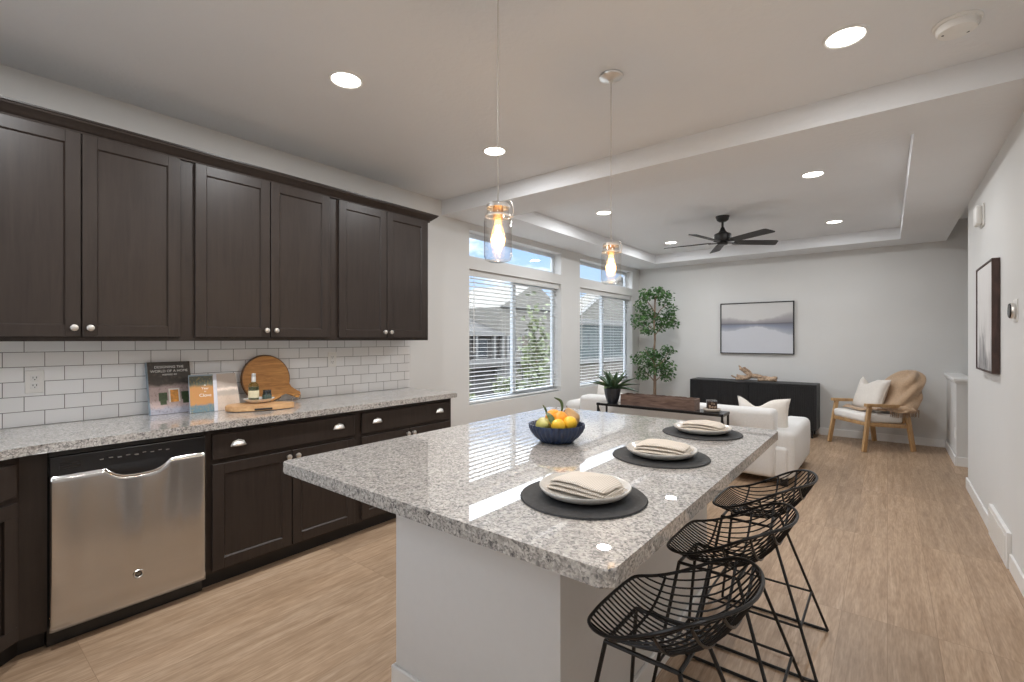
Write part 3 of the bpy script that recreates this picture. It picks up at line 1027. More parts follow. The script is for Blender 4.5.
# round cutting board leaning on the wall, handle to the lower right
bc = Vector((XL + .052, 1.531, 1.0835)); br_ = .159
lean = math.radians(8)
Rb = Matrix(((0, 0, 1), (1, 0, 0), (0, 1, 0))) # disc normal to +x
Rb = Matrix.Rotation(-lean, 3, 'Y') @ Rb
cb = thing('cutting_board', 'round wooden cutting board with a corded handle leaning on the tiles', 'cutting board', (bc.x, bc.y, CT))
b = MB()
pts = []
ha = math.radians(-31)
for k in range(72):
    a = 2 * PI * k / 72
    dlt = (a - ha + PI) % (2 * PI) - PI
    if abs(dlt) < .27:
        continue
    pts.append((a, br_ * math.cos(a), br_ * math.sin(a)))
pts.sort(key=lambda q: (q[0] - ha) % (2 * PI))
poly = [(p[1], p[2]) for p in pts]
hu = (math.cos(ha), math.sin(ha)); hv = (-hu[1], hu[0])
def hp(s, w): return (hu[0] * s + hv[0] * w, hu[1] * s + hv[1] * w)
poly += [hp(.165, -.034), hp(.18, -.026), hp(.21, -.022), hp(.255, -.026), hp(.268, -.016), hp(.268, .016), hp(.255, .026), hp(.21, .022), hp(.18, .026), hp(.165, .034)]
b.prism(poly, -.010, .010, .003)
b.warp(lambda co: Rb @ co + bc)
b.build('board', M['board'], cb, angle=30)
b = MB()
ring = [bc + Rb @ Vector(((br_ + .0005) * math.cos(a), (br_ + .0005) * math.sin(a), 0)) for a in [2 * PI * k / 60 + ha + .3 for k in range(int(60 * .905))]]
b.tube(ring, .0095, 6); b.build('bark_rim', M['bark_edge'], cb)
b = MB()
e1 = bc + Rb @ Vector((*hp(.245, 0), .013)); 
b.tube(catmull([e1, e1 + Vector((.02, .012, -.01)), e1 + Vector((.06, -.02, -.03)), e1 + Vector((.065, -.08, -.036)), e1 + Vector((.045, -.05, -.008)), e1 + Vector((.012, -.01, .002))], 6), .0022, 6)
b.build('cord', M['bark_edge'], cb)

# thick board lying flat
fb = thing('serving_board', 'thick oval wooden board with a notch lying flat on the worktop', 'serving board', (-3.12, 1.33, CT))
b = MB()
ol = catmull([(-.165, -.02, 0), (-.13, -.085, 0), (-.02, -.105, 0), (.08, -.092, 0), (.15, -.062, 0), (.205, -.035, 0), (.222, 0, 0), (.20, .035, 0), (.12, .07, 0), (0, .10, 0), (-.11, .085, 0)], 6, True)
b.prism([(p.x, p.y) for p in ol], Zt + .004, Zt + .036, .007)
ca = math.radians(62); CR = rotz(ca)
b.warp(lambda co: CR @ Vector((co.x, co.y, 0)) + Vector((-3.15, 1.345, co.z)))
b.build('board', M['board_flat'], fb, angle=35)
for dx, dy in ((-.09, -.04), (-.09, .04), (.09, -.035), (.09, .035)):
    b = MB()
    p = CR @ Vector((dx, dy, 0)) + Vector((-3.15, 1.345, 0))
    b.lathe([(0, 0), (.010, 0), (.010, .0045), (0, .0045)], (p.x, p.y, Zt), 10)
    b.build('foot', M['rubber'], fb)
b = MB()
p = CR @ Vector((.05, -.093, 0)) + Vector((-3.15, 1.345, Zt + .013))
b.obox(p, (.10, .020, .012), CR @ rotz(.18), .004); b.build('notch', M['toe'], fb)

# scalloped dish with bottle and jar
bz = Zt + .0365
dc = Vector((-3.195, 1.385, bz))
dt = thing('scalloped_dish', 'small white scalloped dish on the flat wooden board', 'dish', dc)
b = MB()
b.lathe([(0, 0), (.045, 0), (.064, .008), (.084, .024), (.088, .028), (.082, .025), (.060, .010), (.042, .004), (0, .004)], dc, 60, None, lambda a, z: 1 + .05 * math.cos(14 * a) * min(1, z / .02))
b.build('dish', M['trim'], dt, angle=60)
btz = bz + .005
bt = thing('oil_bottle', 'small glass oil bottle with cream label standing in the scalloped dish', 'bottle', (-3.21, 1.357, btz))
b = MB(); c = (-3.21, 1.357, btz)
b.lathe([(0, 0), (.029, 0), (.031, .003), (.031, .100), (.026, .116), (.012, .130), (.0105, .150), (.0115, .151), (.0115, .156), (0, .156)], c, 28)
b.build('glass', M['bottle_glass'], bt)
b = MB(); b.lathe([(0, .003), (.0285, .003), (.0285, .096), (0, .096)], c, 24)
b.build('olives', basic('dark_olives', (0.05, 0.055, 0.015), .35, var=.8, scale=70), bt)
b = MB(); b.lathe([(.0314, .028), (.0318, .029), (.0318, .074), (.0314, .075)], c, 28)
b.build('paper_label', basic('cream_label', (0.70, 0.62, 0.42), .6, var=.08, scale=90), bt)
b = MB(); b.lathe([(0, .185), (.011, .184), (.0125, .178), (.0125, .164), (0, .164)], c, 20); b.build('cap', M['nickel'], bt)
b = MB(); b.lathe([(.0105, .128), (.0128, .132), (.0128, .163), (0, .163)], c, 20); b.build('neck_seal', M['trim'], bt)
jr = thing('spice_jar', 'squat dark jar beside the bottle in the scalloped dish', 'jar', (-3.20, 1.437, btz))
c = (-3.20, 1.437, btz)
b = MB(); b.lathe([(0, 0), (.024, 0), (.027, .004), (.027, .045), (.023, .052), (0, .052)], c, 26); b.build('glass', basic('dark_jar', (.018, .022, .016), .15, var=.5, scale=60), jr)
b = MB(); b.lathe([(0, .072), (.022, .072), (.0245, .069), (.0245, .053), (0, .053)], c, 26); b.build('lid', M['black_plastic'], jr)
b = MB(); b.lathe([(.0273, .012), (.0276, .013), (.0276, .040), (.0273, .041)], c, 26); b.build('paper_label', basic('green_label', (.05, .075, .06), .5, var=.5, scale=120), jr)

# ------------------------------------------------------------------ island
IX0, IX1, IY0, IY1 = -1.745, -.417, .832, 2.632
b = MB()
r_ = .025
pts = arc(IX1 - r_, IY0 + r_, r_, -PI / 2, 0, 5) + arc(IX1 - r_, IY1 - r_, r_, 0, PI / 2, 5) + arc(IX0 + r_, IY1 - r_, r_, PI / 2, PI, 5) + arc(IX0 + r_, IY0 + r_, r_, PI, 1.5 * PI, 5)
b.prism(pts, .874, CT, .005)
o = b.build('island_worktop', M['granite'], None, smooth=False)
tag(o, 'large grey speckled granite slab topping the island', 'worktop')
it = thing('kitchen_island', 'white painted island base under the granite slab', 'kitchen island', (-1.11, 1.87, 0))
b = MB(); b.box(-1.495, -.742, 1.16, 2.58, 0, .8735); b.build('body', M['island_paint'], it, smooth=False)
b = MB()
b.box(-1.509, -.728, 1.146, 1.16, 0, .10, .004); b.box(-.742, -.728, 1.16, 2.58, 0, .10, .004); b.box(-1.509, -1.495, 1.16, 2.58, 0, .10, .004); b.box(-1.509, -.728, 2.58, 2.594, 0, .10, .004)
b.build('baseboard', M['trim'], it, smooth=False)

# place settings
def place_setting(i, x, y, rz, word):
    z = CT + .0005
    mt = MB()
    prof = [(0, .0045)]
    prof = [(0, 0), (.176, 0), (.179, .0015), (.176, .004)]
    rr = .176
    while rr > .01:
        prof += [(rr, .0044), (rr - .003, .0036)]
        rr -= .0068
    prof += [(0, .0044)]
    mt.lathe(prof, (x, y, z), 56)
    o = mt.build('placemat', M['mat'], None, angle=60)
    tag(o, 'round charcoal woven placemat under the %s plate on the island' % word, 'placemat', 'placemats on the island')
    zp = z + .0048
    b = MB()
    wob = lambda a, zz: 1 + .012 * math.sin(3 * a + i) * min(1, zz / .02)
    b.lathe([(0, 0), (.080, 0), (.100, .003), (.118, .011), (.128, .021), (.1305, .026), (.129, .0285), (.124, .0265), (.113, .016), (.094, .0075), (.075, .006), (0, .006)], (x, y + .008, zp), 56, None, wob)
    o = b.build('plate', M['plate'], None, angle=60)
    tag(o, 'shallow off-white stoneware plate, %s of three on the island' % word, 'plate', 'stoneware plates on the island')
    # folded napkin: three layers with soft bulge
    zn = zp + .0325
    t = thing('napkin', 'folded cream striped napkin on the %s plate of the island' % word, 'napkin', (x, y, zn), 'folded napkins on the plates')
    R_ = rotz(rz)
    for L in range(3):
        b = MB()
        hx, hy = .098 - .003 * L, .066 - .003 * L
        z0 = zn - .014 + L * .0085
        def fn(u, v, L=L, hx=hx, hy=hy, z0=z0):
            a = 2 * PI * u
            # superellipse section closed around v
            ph = -PI / 2 + PI * v
            cx = math.copysign(abs(math.cos(a)) ** .22, math.cos(a)); sx = math.copysign(abs(math.sin(a)) ** .22, math.sin(a))
            rr = math.cos(ph) ** .25 if math.cos(ph) > 1e-6 else 0
            X, Y = hx * cx * rr, hy * sx * rr
            k = noise.noise(Vector((X * 14 + i * 3, Y * 20, L * 2.0)))
            k2 = noise.noise(Vector((X * 40, Y * 10 + i, L * 5.0)))
            Zz = z0 + .0052 * math.sin(ph) + .006 * k * (.4 + L * .3) + .0015 * k2 + .010 * (1 - (X / .095) ** 2) * (L / 2) - .004 * (abs(X) / .09) ** 3
            Y += .006 * k
            return R_ @ Vector((X + .003 * math.sin(9 * Y + L), Y, 0)) + Vector((x + .002, y + .010, Zz))
        b.grid(fn, 48, 14, closed_u=True)
        b.build('fold', M['napkin'], t, angle=80)
    b = MB()
    for k in range(22):
        yy = -.052 + .104 * k / 21
        p = R_ @ Vector((.096, yy, 0))
        d = R_ @ Vector((.012, .002 * math.sin(k * 2.3), 0))
        b.tube([(x + .002 + p.x, y + .01 + p.y, zn - .008), (x + .002 + p.x + d.x, y + .01 + p.y + d.y, zn - .010)], .0008, 4)
    b.build('fringe', M['napkin'], t)

def m_napkin():
    t = NT('striped_linen'); t.set(Roughness=0.9)
    v = t.coord()
    wv = t.new('ShaderNodeTexWave'); wv.inputs['Scale'].default_value = 55; wv.inputs['Distortion'].default_value = .3
    wv.bands_direction = 'X'
    t.link(v, wv.inputs['Vector'])
    t.color(t.ramp(wv.outputs['Fac'], [(0.0, (0.50, 0.44, 0.37)), (0.35, (0.66, 0.60, 0.53)), (1.0, (0.72, 0.67, 0.60))]))
    t.bump(wv.outputs['Fac'], .3, .001)
    return t.m
M['napkin'] = m_napkin()
place_setting(0, -.680, 1.182, math.radians(-4), 'nearest')
place_setting(1, -.680, 1.769, math.radians(5), 'middle')
place_setting(2, -.694, 2.330, math.radians(2), 'farthest')

# fruit bowl
fx, fy, fz = -1.135, 1.745, CT + .0005
b = MB()
b.lathe([(0, 0), (.062, 0), (.070, .004), (.092, .022), (.110, .044), (.119, .064), (.122, .076), (.121, .079), (.116, .078), (.105, .052), (.080, .026), (.055, .012), (0, .010)], (fx, fy, fz), 144, None, lambda a, z: 1 + .030 * math.cos(32 * a) * (1 if z < .07 else .5))
o = b.build('fruit_bowl', M['bowl'], None, angle=60)
tag(o, 'ribbed dark blue bowl of citrus on the island', 'bowl')
vr = Vector((math.cos(YAW), math.sin(YAW), 0)); vf = Vector((-math.sin(YAW), math.cos(YAW), 0))
def fp(r, f, z): return Vector((fx, fy, fz)) + vr * r + vf * f + Vector((0, 0, z))
def fruit(name, c, rad, sc_, mat, label, rot=None, stem=True, pear=False):
    t = thing(name, label, 'fruit', c)
    b = MB()
    R_ = rot or Matrix.Identity(3)
    prof = []
    n = 18
    for k in range(n + 1):
        a = -PI / 2 + PI * k / n
        r = math.cos(a); z = math.sin(a)
        if pear: r *= (1.0 if z < .1 else 1 - .42 * ((z - .1) / .9) ** .8); z = z * 1.1 if z < 0 else z * 1.45
        elif name == 'lemon': z = z * (1 + .16 * abs(z) ** 6); r *= 1
        prof.append((max(0, r * rad), z * rad * sc_))
    b.lathe(prof, c, 28, R_)
    b.build('flesh', mat, t)
    if stem:
        tp = prof[-1][1]
        b = MB(); b.tube([Vector(c) + R_ @ Vector((0, 0, tp - .003)), Vector(c) + R_ @ Vector((.002, 0, tp + .010))], .0016, 6)
        b.build('stem', M['bark_edge'], t)
    return t
fruit('lemon', fp(.002, -.058, .078), .030, 1.12, M['lemon'], 'yellow lemon at the front middle of the blue bowl', rotx(1.2) @ rotz(.4), False)
fruit('lemon', fp(.052, -.038, .085), .031, 1.10, M['lemon'], 'yellow lemon at the front right of the blue bowl', rotx(.6) @ roty(1.0), False)
fruit('pear', fp(-.058, -.020, .074), .035, .95, M['pear'], 'green pear lying at the left of the blue bowl', roty(1.25) @ rotx(.5), True, True)
fruit('orange', fp(-.010, .035, .098), .038, .98, M['orange'], 'orange resting at the back of the blue bowl', rotx(-.4))
fruit('orange', fp(.016, -.012, .100), .034, .98, M['orange'], 'orange at the top centre of the blue bowl, partly behind lemons', rotx(-.3) @ roty(.3))
fruit('pear', fp(.066, .030, .096), .040, .85, M['mango'], 'russet brown pear at the right of the blue bowl', roty(-.3) @ rotx(.2), True, True)
def leafmesh(c, pts, w, mat, label):
    t = thing('citrus_leaf', label, 'leaf', c)
    b = MB()
    P = catmull([Vector(p) for p in pts], 6)
    N = len(P)
    side = vr * .8 + vf * .2
    rows = []
    for i, p in enumerate(P):
        s = i / (N - 1)
        ww = w * math.sin(PI * min(1, max(.02, s))) ** .8 + .0006
        tg = (P[min(i + 1, N - 1)] - P[max(i - 1, 0)]).normalized()
        sd = (side - tg * side.dot(tg)).normalized()
        up = tg.cross(sd)
        rows.append([b.bm.verts.new(p - sd * ww + up * ww * .35), b.bm.verts.new(p), b.bm.verts.new(p + sd * ww + up * ww * .35)])
    for A, B in zip(rows, rows[1:]):
        for k in range(2): b.bm.faces.new((A[k], B[k], B[k + 1], A[k + 1]))
    b.build('blade', mat, t, solidify=.0008)
leafmesh(fp(.0, 0, .13), [fp(.020, 0, .125), fp(.026, .01, .152), fp(.018, .01, .176), fp(-.012, .0, .192)], .006, M['leaf'], 'slender curled green leaf arching above the citrus')
leafmesh(fp(-.02, -.03, .1), [fp(-.045, -.01, .128), fp(-.036, -.045, .118), fp(-.022, -.062, .092), fp(-.010, -.072, .072)], .013, M['leaf'], 'broad dark green leaf drooping over the bowl rim')
leafmesh(fp(-.05, 0, .12), [fp(-.043, -.006, .112), fp(-.046, -.004, .132), fp(-.052, -.002, .148), fp(-.062, .0, .160)], .004, M['leaf'], 'thin upright green sprig at the left of the citrus')

# ------------------------------------------------------------------ stools
def stool_plan():
    half = [(-.216, 0), (-.213, .10), (-.198, .158), (-.135, .194), (-.05, .214), (.03, .218), (.10, .190), (.150, .130), (.174, .065), (.180, 0)]
    full = half + [(u, -v) for u, v in reversed(half[1:-1])]
    return [(p.x, p.y) for p in catmull([(u, v, 0) for u, v in full], 10, True)]
PLAN = stool_plan()
CU = -.03
def rim_R(phi):
    best = None
    d = Vector((math.cos(phi), math.sin(phi)))
    n = len(PLAN)
    for i in range(n):
        ax, ay = PLAN[i][0] - CU, PLAN[i][1]
        bx, by = PLAN[(i + 1) % n][0] - CU, PLAN[(i + 1) % n][1]
        ex, ey = bx - ax, by - ay
        den = d.x * ey - d.y * ex
        if abs(den) < 1e-12: continue
        t = (ax * ey - ay * ex) / den
        s = (ax * d.y - ay * d.x) / den
        if t > 0 and -1e-6 <= s <= 1 + 1e-6:
            best = t if best is None else max(best, t)
    return best or .2
RT = [rim_R(2 * PI * k / 720 + 1e-4) for k in range(720)]
def rimr(phi):
    k = (phi % (2 * PI)) / (2 * PI) * 720
    i = int(k) % 720; f = k - int(k)
    return RT[i] * (1 - f) + RT[(i + 1) % 720] * f
def sm(x): x = max(0, min(1, x)); return x * x * (3 - 2 * x)
def rimz(u): return .612 + .142 * sm((u + .19) / .36)
def bz_(u, v):
    du = u - CU
    r = math.hypot(du, v)
    if r < 1e-6: return .552, 0
    ph = math.atan2(v, du)
    R_ = rimr(ph); k = r / R_
    ru = CU + R_ * math.cos(ph)
    return .552 + (rimz(ru) - .552) * min(1, k) ** 2.1, k
def make_stool():
    t = thing('bar_stool', 'x', 'bar stool', (0, 0, 0), 'black wire stools along the island')
    b = MB()
    rim = [(u, v, rimz(u)) for u, v in PLAN[::2]]
    b.tube(rim, .0050, 8, closed=True)
    b.build('rim', M['black_metal'], t)
    b = MB()
    nW = 23
    for i in range(nW):
        v = -.207 + .414 * i / (nW - 1)
        us = [u for u in [(-.225 + .0025 * k) for k in range(170)] if bz_(u, v)[1] <= 1.0]
        if len(us) < 6: continue
        u0, u1 = us[0], us[-1]
        n = 22
        b.tube([(u0 + (u1 - u0) * (.5 - .5 * math.cos(PI * k / n)), v, bz_(u0 + (u1 - u0) * (.5 - .5 * math.cos(PI * k / n)), v)[0]) for k in range(n + 1)], .0026, 6)
    b.build('basket_wires', M['black_metal'], t)
    b = MB()
    for u in (-.125, .0, .08, .135):
        vs = [v for v in [(-.23 + .0025 * k) for k in range(185)] if bz_(u, v)[1] <= 1.0]
        n = 22
        b.tube([(u, vs[0] + (vs[-1] - vs[0]) * (.5 - .5 * math.cos(PI * k / n)), bz_(u, vs[0] + (vs[-1] - vs[0]) * (.5 - .5 * math.cos(PI * k / n)))[0] - .004) for k in range(n + 1)], .0042, 6)
    b.build('cross_wires', M['black_metal'], t)
    # under-seat frame (chair x: front -, back +); world offset of the seat centre
    X0 = -.42
    fr, rr, ff, rf = -.60 - X0, -.40 - X0, -.68 - X0, -.217 - X0
    zt_ = .542
    b = MB()
    b.tube([(fr, -.10, zt_), (fr, .10, zt_)], .006, 8); b.tube([(rr, -.10, zt_), (rr, .10, zt_)], .006, 8)
    for s in (-1, 1): b.tube([(fr, s * .10, zt_), (rr, s * .10, zt_)], .006, 8)
    b.build('seat_frame', M['black_metal'], t)
    def leg(top, foot):
        top, foot = Vector(top), Vector(foot)
        b = MB(); b.tube([top, foot], .0062, 8); b.build('leg', M['black_metal'], t)
    zf = .008
    for s in (-1, 1):
        leg((fr, s * .10, zt_), (ff, s * .215, zf)); leg((rr, s * .10, zt_), (rf, s * .215, zf))
    for s in (-1, 1):
        b = MB(); b.tube([(ff, s * .215, zf), (rf, s * .215, zf)], .0065, 8); ru = b.build('sled_runner', M['black_metal'], t)
        b = MB()
        for xx in (ff + .05, rf - .05): b.tube([(xx - .012, s * .215, .005), (xx + .012, s * .215, .005)], .005, 6)
        b.build('glide', M['rubber'], ru)
    zr = .185; k = (zr - zf) / (zt_ - zf)
    P = {}
    for s in (-1, 1):
        P['f', s] = (ff + (fr - ff) * k, s * (.215 - .115 * k), zr); P['r', s] = (rf + (rr - rf) * k, s * (.215 - .115 * k), zr)
    b = MB()
    for a, c in ((('f', -1), ('f', 1)), (('r', -1), ('r', 1)), (('f', -1), ('r', -1)), (('f', 1), ('r', 1))):
        b.tube([P[a], P[c]], .0052, 8)
    b.build('footrest', M['black_metal'], t)
    return t
st0 = make_stool()
for i, (yy, lab) in enumerate(((1.265, 'black wire basket bar stool at the island corner nearest the viewer'), (1.845, 'black wire basket bar stool in the middle of the three'), (2.42, 'black wire basket bar stool at the sofa end of the island'))):
    s = st0 if i == 0 else copy_tree(st0)
    s.location = (-.42, yy, 0)
    s['label'] = lab

# ------------------------------------------------------------------ pendants
def pendant(y, label):
    x = -1.134; zt_, zb = 1.862, 1.650
    t = thing('pendant_lamp', label, 'pendant lamp', (x, y, ZC), 'glass jar pendants over the island')
    b = MB(); b.lathe([(0, 0), (.060, 0), (.063, -.003), (.060, -.010), (.040, -.018), (.012, -.024), (.010, -.036), (0, -.037)], (x, y, ZC), 32)
    b.build('canopy', M['nickel'], t)
    b = MB(); b.tube([(x, y, ZC - .03), (x, y, zt_ - .01)], .0020, 6)
    b.build('cord', basic('cord_' + str(int(y * 100)), (.42, .38, .34), .5), t)
    # jar
    b = MB()
    b.lathe([(.040, -.002), (.041, -.010), (.042, -.030), (.044, -.042), (.051, -.055), (.0525, -.068), (.0525, -.150), (.0520, -.192), (.047, -.206), (.036, -.211), (0, -.209)], (x, y, zt_), 36)
    b.build('jar', M['jar_glass'], t)
    # metal bands and bail
    b = MB()
    for z in (-.010, -.043):
        R1 = .0435 if z > -.02 else .0475
        b.lathe([(R1 - .002, z - .0035), (R1 + .001, z - .0035), (R1 + .001, z + .0035), (R1 - .002, z + .0035), (R1 - .002, z - .0035)], (x, y, zt_), 36)
    b.lathe([(0, .004), (.036, .004), (.040, 0), (.040, -.006), (.037, -.006), (.037, -.002), (0, -.001)], (x, y, zt_), 32)
    b.build('lid_ring', M['nickel'], t)
    b = MB()
    s = vr
    def jp(r, z): return Vector((x, y, zt_ + z)) + s * r
    b.tube(catmull([jp(.0475, -.048), jp(.056, -.030), jp(.055, -.008), jp(.044, .014), jp(.020, .014)], 6), .0022, 6)
    b.tube([jp(.047, -.044), jp(.058, -.044)], .0035, 6)
    b.build('wire_bail', M['nickel'], t)
    b = MB(); b.lathe([(0, -.004), (.015, -.004), (.019, -.010), (.019, -.048), (.015, -.058), (0, -.058)], (x, y, zt_), 24)
    b.build('socket', basic('brass_socket_' + str(int(y * 100)), (.58, .40, .25), .3, 1.0), t)
    b = MB(); b.lathe([(.010, -.058), (.013, -.070), (.024, -.105), (.028, -.128), (.024, -.150), (.012, -.166), (0, -.170)], (x, y, zt_), 24)
    bu = b.build('bulb', M['bulb_glow'], t)
    b = MB()
    for a in (0, 1, 2, 3, 4, 5):
        aa = a * PI / 3
        b.tube([(x + .008 * math.cos(aa), y + .008 * math.sin(aa), zt_ - .078), (x + .010 * math.cos(aa + .3), y + .010 * math.sin(aa + .3), zt_ - .148)], .0022, 5)
    b.build('filament', M['filament'], bu)
    ld = bpy.data.lights.new('pendant_glow', 'POINT'); ld.energy = 5; ld.shadow_soft_size = .03; ld.color = (1, .68, .38)
    lo = bpy.data.objects.new('pendant_glow', ld); COL.objects.link(lo); lo.parent = t
    lo.location = (0, 0, zt_ - .115 - ZC)
pendant(1.345, 'jar pendant lamp on a cord, nearer the wall cabinets at left')
pendant(2.263, 'jar pendant lamp hanging nearer the sofa, its round ceiling canopy in view')

# ------------------------------------------------------------------ recessed lamps
def can(x, y, label, grp, w=LAMP_W):
    t = thing('recessed_light', label, 'ceiling light', (x, y, ZC), grp)
    b = MB(); b.lathe([(.072, .002), (.074, -.004), (.080, -.007), (.088, -.005), (.090, .0)], (x, y, ZC), 40)
    b.build('trim_ring', M['trim'], t)
    b = MB(); b.lathe([(0, -.0022), (.073, -.0022)], (x, y, ZC), 40)
    b.build('lens', M['lens'], t)
    ld = bpy.data.lights.new('lamp_light', 'AREA'); ld.shape = 'DISK'; ld.size = .14; ld.energy = w; ld.color = (.97, .985, 1)
    lo = bpy.data.objects.new('lamp_light', ld); COL.objects.link(lo); lo.parent = t
    lo.location = (0, 0, -.009)
    return t
kg, tg_ = 'recessed lights in the kitchen ceiling', 'recessed lights in the tray ceiling'
can(-2.253, 1.421, 'round recessed ceiling light above the wall cabinets at left', kg, LAMP_W * 1.5)
can(-2.253, 2.634, 'round recessed ceiling light beside the nearer pendant cord, before the beam', kg, LAMP_W * 1.2)
can(-2.253, .208, 'unseen recessed light added above the dishwasher', kg, LAMP_W * 1.8)  # extra lamp out of view, brightens the left kitchen ceiling and tiles
can(-.150, .208, 'unseen recessed light added above the viewer', kg, LAMP_W * .5)  # second extra lamp out of view, added fill for the near side
can(-.150, 2.634, 'large round recessed light next to the smoke detector', kg, LAMP_W * .45)
can(-.150, 1.421, 'round recessed kitchen ceiling light over the stools', kg, LAMP_W * .7)
can(-2.42, 4.66, 'recessed tray light behind the farther pendant cord', tg_, LAMP_W * 1.45)
can(-2.42, 6.70, 'recessed tray light left of the ceiling fan near the far wall', tg_, LAMP_W * 1.45)
can(-.488, 4.66, 'larger recessed tray light above right of the fan', tg_, LAMP_W * 1.25)
can(-.488, 6.70, 'recessed tray light right of the fan near the far wall', tg_, LAMP_W * 1.25)

# smoke detector
t = thing('smoke_detector', 'round white smoke detector on the kitchen ceiling near the beam', 'smoke detector', (.237, 2.815, ZC))
b = MB(); b.lathe([(0, 0), (.082, 0), (.083, -.006), (.078, -.012), (0, -.012)], (.237, 2.815, ZC), 40); b.build('base_plate', M['white_plastic'], t)
b = MB(); b.lathe([(.070, -.012), (.071, -.030), (.064, -.040), (.030, -.044), (0, -.044)], (.237, 2.815, ZC), 40); b.build('cover', M['white_plastic'], t)
b = MB()
for a in (.6, 3.2): b.lathe([(0, -.0445), (.006, -.0445), (.006, -.040)], (.237 + .045 * math.cos(a), 2.815 + .045 * math.sin(a), ZC + .002), 10)
b.build('sensor_hole', M['rubber'], t)

# ------------------------------------------------------------------ ceiling fan
fxc, fyc = -1.45, 5.63
t = thing('ceiling_fan', 'black five blade ceiling fan hanging from the tray ceiling', 'ceiling fan', (fxc, fyc, ZC))
c = (fxc, fyc, ZC)
b = MB(); b.lathe([(0, 0), (.072, 0), (.072, -.010), (.060, -.045), (.035, -.062), (0, -.062)], c, 32); b.build('canopy', M['dark_metal'], t)
b = MB(); b.tube([(fxc, fyc, ZC - .05), (fxc, fyc, ZC - .165)], .013, 12); b.build('downrod', M['dark_metal'], t)
b = MB(); b.lathe([(0, -.125), (.018, -.125), (.030, -.160), (.050, -.185), (.085, -.198), (.090, -.206), (.090, -.268), (.080, -.282), (.040, -.292), (0, -.292)], c, 40); b.build('motor_housing', M['dark_metal'], t)
b = MB(); b.lathe([(0, -.290), (.055, -.290), (.060, -.302), (.050, -.318), (0, -.324)], c, 32); b.build('bottom_cap', M['dark_metal'], t)
M['blade'] = m_wood('fan_blade_wood', (.020, .019, .018), (.045, .042, .040), (4, 4, 4), .5)
for k in range(5):
    a = math.radians(113 - 72 * k)
    R_ = rotz(a)
    b = MB()
    ir = [(.06, -.018), (.15, -.030), (.15, .030), (.06, .018)]
    b.prism(ir, -.003, .003)
    b.warp(lambda co: R_ @ co + Vector((fxc, fyc, ZC - .298)))
    br2 = b.build('blade_bracket', M['dark_metal'], t, smooth=False)
    b = MB()
    bl = [(.13, -.045), (.15, -.052), (.59, -.062), (.615, -.050), (.64, .045), (.625, .058), (.15, .052), (.13, .045)]
    b.prism(bl, -.004, .004, .0015)
    P_ = rotx(math.radians(-13))
    b.warp(lambda co: R_ @ (P_ @ co) + Vector((fxc, fyc, ZC - .290)))
    b.build('blade', M['blade'], t, smooth=False)

# ------------------------------------------------------------------ living room
# sideboard
SX0, SX1, SY0, SY1 = -2.443, -.752, 7.60, 8.005
t = thing('sideboard', 'long black fluted sideboard against the far wall', 'sideboard', ((SX0 + SX1) / 2, 7.8, 0))
b = MB()
b.box(SX0, SX1, SY0, SY1, .71, .735, .003, 1); b.box(SX0, SX0 + .022, SY0, SY1, .11, .71); b.box(SX1 - .022, SX1, SY0, SY1, .11, .71)
b.box(SX0 + .022, SX1 - .022, SY0 + .03, SY1, .11, .13); b.box(SX0 + .022, SX1 - .022, SY1 - .015, SY1, .13, .71)
b.build('body', M['sideboard'], t, smooth=False)
n = 4
wd = (SX1 - SX0 - .044) / n
for k in range(n):
    b = MB()
    x0 = SX0 + .022 + k * wd + .002; x1 = x0 + wd - .004
    b.box(x0, x1, SY0 + .016, SY0 + .03, .114, .706)
    m_ = int((x1 - x0) / .021)
    for j in range(m_):
        xx = x0 + (j + .5) * (x1 - x0) / m_
        b.box(xx - .0075, xx + .0075, SY0 + .004, SY0 + .016, .114, .706, .003, 1)
    b.build('door', M['sideboard'], t, smooth=False)
for x in (SX0 + .06, SX1 - .06):
    for y in (SY0 + .05, SY1 - .05):
        b = MB(); b.tube([(x, y, .11), (x, y, 0.0)], [.018, .011], 10); b.build('leg', M['sideboard'], t)

# driftwood on the sideboard
b = MB()
zt_ = .7355
def dl(pts, r0, r1, n=10):
    P = catmull(pts, 6)
    N = len(P)
    rs = [(r0 + (r1 - r0) * i / (N - 1)) * (1 + .35 * noise.noise(Vector(P[i]) * 22)) for i in range(N)]
    b.tube(P, rs, n)
yb = 7.79
dl([(-1.78, yb, zt_ + .052), (-1.68, yb, zt_ + .045), (-1.58, yb + .02, zt_ + .075), (-1.46, yb, zt_ + .060), (-1.34, yb - .01, zt_ + .042), (-1.27, yb, zt_ + .038)], .032, .034)
dl([(-1.80, yb - .03, zt_ + .022), (-1.70, yb - .04, zt_ + .035), (-1.62, yb - .02, zt_ + .055)], .018, .03)
dl([(-1.62, yb, zt_ + .06), (-1.64, yb, zt_ + .10), (-1.70, yb, zt_ + .145), (-1.735, yb, zt_ + .18)], .030, .026)
dl([(-1.60, yb, zt_ + .08), (-1.62, yb + .01, zt_ + .13), (-1.68, yb + .01, zt_ + .175), (-1.70, yb, zt_ + .20)], .022, .012)
dl([(-1.745, yb, zt_ + .16), (-1.755, yb, zt_ + .20), (-1.772, yb, zt_ + .222)], .022, .010)
dl([(-1.80, yb, zt_ + .03), (-1.83, yb, zt_ + .045), (-1.88, yb - .01, zt_ + .065)], .016, .008)
dl([(-1.79, yb, zt_ + .05), (-1.795, yb, zt_ + .09)], .016, .010)
dl([(-1.50, yb - .03, zt_ + .022), (-1.42, yb - .05, zt_ + .030), (-1.30, yb - .04, zt_ + .030), (-1.26, yb - .03, zt_ + .022)], .020, .018)
dl([(-1.34, yb, zt_ + .04), (-1.29, yb + .02, zt_ + .065), (-1.27, yb, zt_ + .05)], .024, .018)
